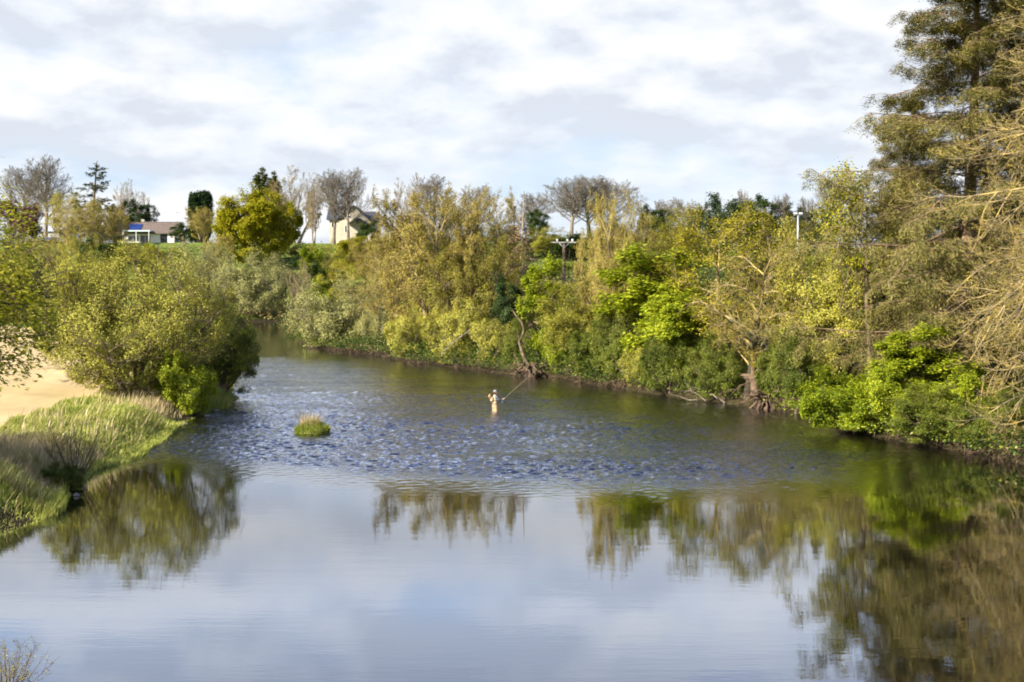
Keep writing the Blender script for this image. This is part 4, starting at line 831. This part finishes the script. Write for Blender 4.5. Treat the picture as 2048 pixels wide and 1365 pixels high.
def fisherman():
    Y = 80.4; p = at(990, 823, z=0.); bz = -.62
    r = link('person', None); r.location = (p[0], p[1], bz); r.rotation_euler = (0, 0, rad(28))
    tag(r, 'person fishing thigh deep in the riffle in tan waders, vest and pale cap', 'person')
    # +x is the way the person faces; z = 0 at the soles
    v = [(0, 0, .98)]; rd = [(.16, .13)]; ed = []
    def add(pt, ra, frm): v.append(pt); rd.append(ra); ed.append((frm, len(v)-1)); return len(v)-1
    s1 = add((-.01, 0, 1.14), (.14, .115), 0); s2 = add((0, 0, 1.32), (.16, .12), s1); s3 = add((.01, 0, 1.46), (.11, .085), s2); nk = add((.02, 0, 1.54), (.058, .058), s3)
    h1 = add((.03, 0, 1.61), (.078, .085), nk); h2 = add((.035, 0, 1.69), (.082, .098), h1); h3 = add((.03, 0, 1.76), (.06, .07), h2)
    add((.135, 0, 1.665), (.014, .014), h2)                                # nose
    add((.10, 0, 1.59), (.03, .025), h1)                                   # chin
    for sy in (-1, 1): add((.03, sy*.10, 1.67), (.012, .022), h2)          # ears
    wr = {}
    for sy, el, ha in ((-1, (.16, -.24, 1.22), (.43, -.10, 1.30)), (1, (.18, .25, 1.20), (.40, .10, 1.24))):
        sh = add((.0, sy*.19, 1.44), .062, s3); e_ = add(el, .045, sh); w_ = add(ha, .028, e_)
        pm = add((ha[0]+.07, ha[1]-sy*.005, ha[2]+.01), (.026, .04), w_); wr[sy] = pm
        b = np.array(v[pm])
        for k, (oz, ln) in enumerate(((.034, .8), (.012, .95), (-.010, .9), (-.030, .72))):      # four curled fingers
            k1 = add(tuple(b+(.040, -sy*.004, oz)), .0095, pm); k2 = add(tuple(b+(.040+.030*ln, -sy*.022, oz)), .0085, k1); add(tuple(b+(.045, -sy*.052*ln, oz)), .008, k2)
        t1 = add(tuple(b+(-.02, -sy*.035, .030)), .011, pm); add(tuple(b+(.018, -sy*.055, .042)), .009, t1)
    for sy in (-1, 1):
        hp = add((0, sy*.10, .90), .10, 0); kn = add((.02, sy*.13, .50), .065, hp); an = add((-.02, sy*.15, .10), .045, kn); add((.13, sy*.17, .04), (.04, .035), an)
    body = skinned('body', v, ed, rd, skin, r)
    # clothes
    skinned('waders', [(0, 0, 1.0), (-.01, 0, 1.14), (0, 0, 1.24), (0, -.10, .90), (.02, -.135, .50), (-.02, -.155, .10), (.13, -.175, .05), (0, .10, .90), (.02, .135, .50), (-.02, .155, .10), (.13, .175, .05)],
            [(0, 1), (1, 2), (0, 3), (3, 4), (4, 5), (5, 6), (0, 7), (7, 8), (8, 9), (9, 10)], [(.205, .165), (.175, .15), (.17, .14), .135, .105, .085, .065, .135, .105, .085, .065], wader, r)
    skinned('shirt', [(0, 0, 1.30), (.01, 0, 1.45), (0, -.19, 1.44), (.16, -.24, 1.22), (.38, -.125, 1.285), (0, .19, 1.44), (.18, .25, 1.20), (.35, .13, 1.235), (.015, 0, 1.51)],
            [(0, 1), (1, 2), (2, 3), (3, 4), (1, 5), (5, 6), (6, 7), (1, 8)], [(.175, .14), (.13, .105), .085, .066, .045, .085, .066, .045, .075], shirt, r)
    skinned('vest', [(-.01, 0, 1.16), (0, 0, 1.32), (.005, 0, 1.45), (0, -.13, 1.47), (0, .13, 1.47)], [(0, 1), (1, 2), (2, 3), (2, 4)], [(.19, .155), (.195, .16), (.145, .125), .085, .085], vest, r)
    t = np.linspace(0, 2*PI, 25); tubeo('belt', [(.165*math.cos(a), .205*math.sin(a), 1.06) for a in t], [.025]*25, belt, r, 8)
    skinned('hair', [(.0, 0, 1.66), (-.02, 0, 1.72), (-.03, 0, 1.62)], [(0, 1), (0, 2)], [(.088, .098), (.08, .09), (.05, .07)], hairm, r)
    c = bmesh.new(); g = bmesh.ops.create_uvsphere(c, u_segments=20, v_segments=12, radius=1)
    for q in g['verts']: q.co = Vector((q.co.x*.118+.02, q.co.y*.102, max(q.co.z, -.08)*.105+1.735))
    cap = bm_obj('cap', c, capm, r, True)
    c = bmesh.new(); A = [(.09, .085), (.15, .075), (.20, .045), (.22, 0), (.20, -.045), (.15, -.075), (.09, -.085)]; up = [c.verts.new((x, y, 1.742-.12*(x-.09))) for x, y in A]; dn = [c.verts.new((x, y, 1.73-.12*(x-.09))) for x, y in A]; c.faces.new(up[::-1]); c.faces.new(dn)
    for i in range(7): c.faces.new((up[i], up[(i+1) % 7], dn[(i+1) % 7], dn[i]))
    bm_obj('brim', c, capm, cap)
    for sy in (-1, 1): b_ = bmesh.new(); blob(b_, (.112, sy*.033, 1.685), .011, 1, (1, 1, 1), 0, 0); bm_obj('eye', b_, belt, r, True)
    for y0, z0 in ((-.115, 1.18), (.04, 1.18), (-.12, 1.33), (.05, 1.33)): boxo('pocket', (.14, .185, y0, y0+.075, z0, z0+.09), vest, r, .01)
    boxo('back_pack', (-.27, -.15, -.12, .12, 1.2, 1.44), vest, r, .03)
    M = Matrix.Translation(r.location) @ Matrix.Rotation(rad(28), 4, 'Z')
    # rod held in the right hand (-y side), rising to the upper right of the view
    hw = M @ Vector((.50, -.14, 1.32)); tip = Vector(at(1076, 737, Y=Y+.9)); d = (tip-hw); ln = d.length; d.normalize()
    f = link('fishing_rod', None); f.location = hw; tag(f, 'long thin fly rod held up to the right by the fisherman', 'fishing rod')
    b = -d*.22; L_ = d*ln; tubeo('rod', [tuple(b+(L_-b)*q+Vector((0, 0, -.16*math.sin(q*PI)*0+.0)) ) for q in np.linspace(0, 1, 12)], list(np.linspace(.011, .006, 12)), plain('olive_rod', two((.25, .24, .14), (.34, .32, .2)), 3, .4), f, 6)
    tubeo('grip', [tuple(b), tuple(b*.4), tuple(d*.10)], [.018, .02, .015], plain('cork', two((.5, .36, .2), (.62, .46, .28)), 20, .8), f, 10)
    nrm = Vector((0, 0, -1)); rc = b*.7+nrm*.07; tubeo('reel', [tuple(rc-Vector((.02, .035, 0))), tuple(rc+Vector((.02, .035, 0)))], [.048, .048], porc, f, 16)
    l = link('fishing_line', None); l.location = hw; tag(l, 'pale fishing line hanging from the hand of the fisherman to the water', 'line')
    h2_ = M @ Vector((.49, .10, 1.24)); o0 = h2_-hw; tubeo('line', [tuple(o0), tuple(o0+Vector((.03, 0, -.5))), tuple(o0+Vector((.02, .02, -h2_.z+.0)))], [.004, .004, .004], capm, l, 4)
    # landing net slung on the back
    n_ = link('landing_net', None); n_.location = M @ Vector((-.285, .03, 1.30)); n_.rotation_euler = (0, rad(-8), rad(28)); tag(n_, 'small wooden landing net hanging on the back of the fisherman', 'net')
    t = np.linspace(0, 2*PI, 21); hoop = [(0, .085*math.sin(a), .18+.13*math.cos(a)) for a in t]; fm_ = plain('net_wood', two((.35, .18, .07), (.45, .25, .1)), 5, .5)
    tubeo('hoop', hoop, [.014]*21, fm_, n_, 6); tubeo('handle', [(0, 0, .05), (0, 0, -.18)], [.016, .018], fm_, n_, 8)
    bb = bmesh.new(); g = bmesh.ops.create_uvsphere(bb, u_segments=14, v_segments=8, radius=1)
    for q in g['verts']: q.co = Vector((min(q.co.x, 0)*.10, q.co.y*.08, q.co.z*.12+.18))
    bm_obj('net_bag', bb, plain('net_mesh_cloth', two((.28, .17, .09), (.36, .24, .13)), 30, .9), n_, True)
fisherman()

# ------------------------------------------------------------------ light and sky
SUN_EL, SUN_AZ = 31., 232.      # azimuth clockwise from +Y (away from the camera): behind and to the left
sun = bpy.data.lights.new('sun', 'SUN'); so = link('sun', sun); sun.energy = 5.0; sun.angle = rad(.5); sun.color = (1., .90, .74)
dx, dy = math.sin(rad(SUN_AZ)), math.cos(rad(SUN_AZ))
sd = Vector((dx*math.cos(rad(SUN_EL)), dy*math.cos(rad(SUN_EL)), math.sin(rad(SUN_EL)))); so.rotation_euler = sd.to_track_quat('Z', 'Y').to_euler()
w = bpy.data.worlds.new('World'); sc.world = w; w.use_nodes = True; nt = w.node_tree; nt.nodes.clear(); lk = nt.links
sky = nt.nodes.new('ShaderNodeTexSky'); sky.sky_type = 'NISHITA'; sky.sun_disc = False; sky.sun_elevation = rad(SUN_EL); sky.sun_rotation = rad(SUN_AZ); sky.dust_density = .6; sky.air_density = 1.0
tc = nt.nodes.new('ShaderNodeTexCoord'); sx = nt.nodes.new('ShaderNodeSeparateXYZ'); lk.new(tc.outputs['Generated'], sx.inputs[0])
def skyvec(dz, sxy, sz, off):
    zz = mth(nt, 'ADD', mth(nt, 'POWER', mth(nt, 'ABSOLUTE', sx.outputs[2]), .8), dz)
    cb = nt.nodes.new('ShaderNodeCombineXYZ'); lk.new(mth(nt, 'MULTIPLY', sx.outputs[0], sxy), cb.inputs[0]); lk.new(mth(nt, 'MULTIPLY', sx.outputs[1], sxy), cb.inputs[1]); lk.new(mth(nt, 'MULTIPLY', zz, sz), cb.inputs[2])
    mp = nt.nodes.new('ShaderNodeMapping'); mp.inputs['Location'].default_value = off; lk.new(cb.outputs[0], mp.inputs[0]); return mp.outputs[0]
OFF = (4.3, 2.2, .4)
def dens(dz): return mth(nt, 'ADD', mth(nt, 'MULTIPLY', noise(nt, skyvec(dz, 5.5, 10., OFF), 1.25, 8, .52), .66), mth(nt, 'MULTIPLY', noise(nt, skyvec(dz, 1.8, 5., OFF), 1.3, 3, .5), .34))
n0, nup, ndn = dens(0.), dens(.012), dens(-.012)
cover = ramp(nt, [(.40, (0, 0, 0)), (.49, (.8, .8, .8)), (.58, (1, 1, 1))], n0)
lit = mth(nt, 'ADD', mth(nt, 'MULTIPLY', mth(nt, 'SUBTRACT', ndn, nup), 3.2), mth(nt, 'SUBTRACT', 1.02, n0))
shade = ramp(nt, [(.30, (4.55, 4.85, 5.4)), (.47, (5.6, 5.8, 6.15)), (.62, (6.35, 6.35, 6.4))], lit)
hi = ramp(nt, [(.24, (0, 0, 0)), (.35, (1, 1, 1))], sx.outputs[2])
blue = mixc(nt, .8, sky.outputs[0], mixc(nt, hi, (4.0, 4.85, 6.2), (.7, 1.2, 3.6)))
colr = mixc(nt, mth(nt, 'MULTIPLY', cover, mth(nt, 'SUBTRACT', 1., mth(nt, 'MULTIPLY', hi, .82))), blue, shade)
band = ramp(nt, [(.185, (1., 1., 1.)), (.23, (1.5, 1.58, 1.7)), (.27, (1.5, 1.58, 1.7)), (.34, (1., 1.05, 1.15))], sx.outputs[2])
colr = mixc(nt, 1., colr, band, 'MULTIPLY')   # bright sky band added just above the view to lighten the pool's reflections
bg = N(nt, 'ShaderNodeBackground', Strength=.067); lk.new(colr, bg.inputs[0]); ow = nt.nodes.new('ShaderNodeOutputWorld'); lk.new(bg.outputs[0], ow.inputs[0])
w.cycles.sampling_method = 'MANUAL'; w.cycles.sample_map_resolution = 512
sc.view_settings.view_transform = 'Standard'; sc.view_settings.look = 'None'; sc.view_settings.exposure = 1.31; sc.view_settings.gamma = 1; sc.view_settings.use_curve_mapping = False
c = sc.cycles; c.max_bounces = 5; c.diffuse_bounces = 1; c.glossy_bounces = 3; c.transmission_bounces = 3; c.transparent_max_bounces = 8; c.use_adaptive_sampling = True; c.adaptive_threshold = .03; c.use_denoising = True; c.sample_clamp_indirect = 6
c.filter_width = 1.9
print('trees', count[0], 'verts', sum(len(m.vertices) for m in bpy.data.meshes))
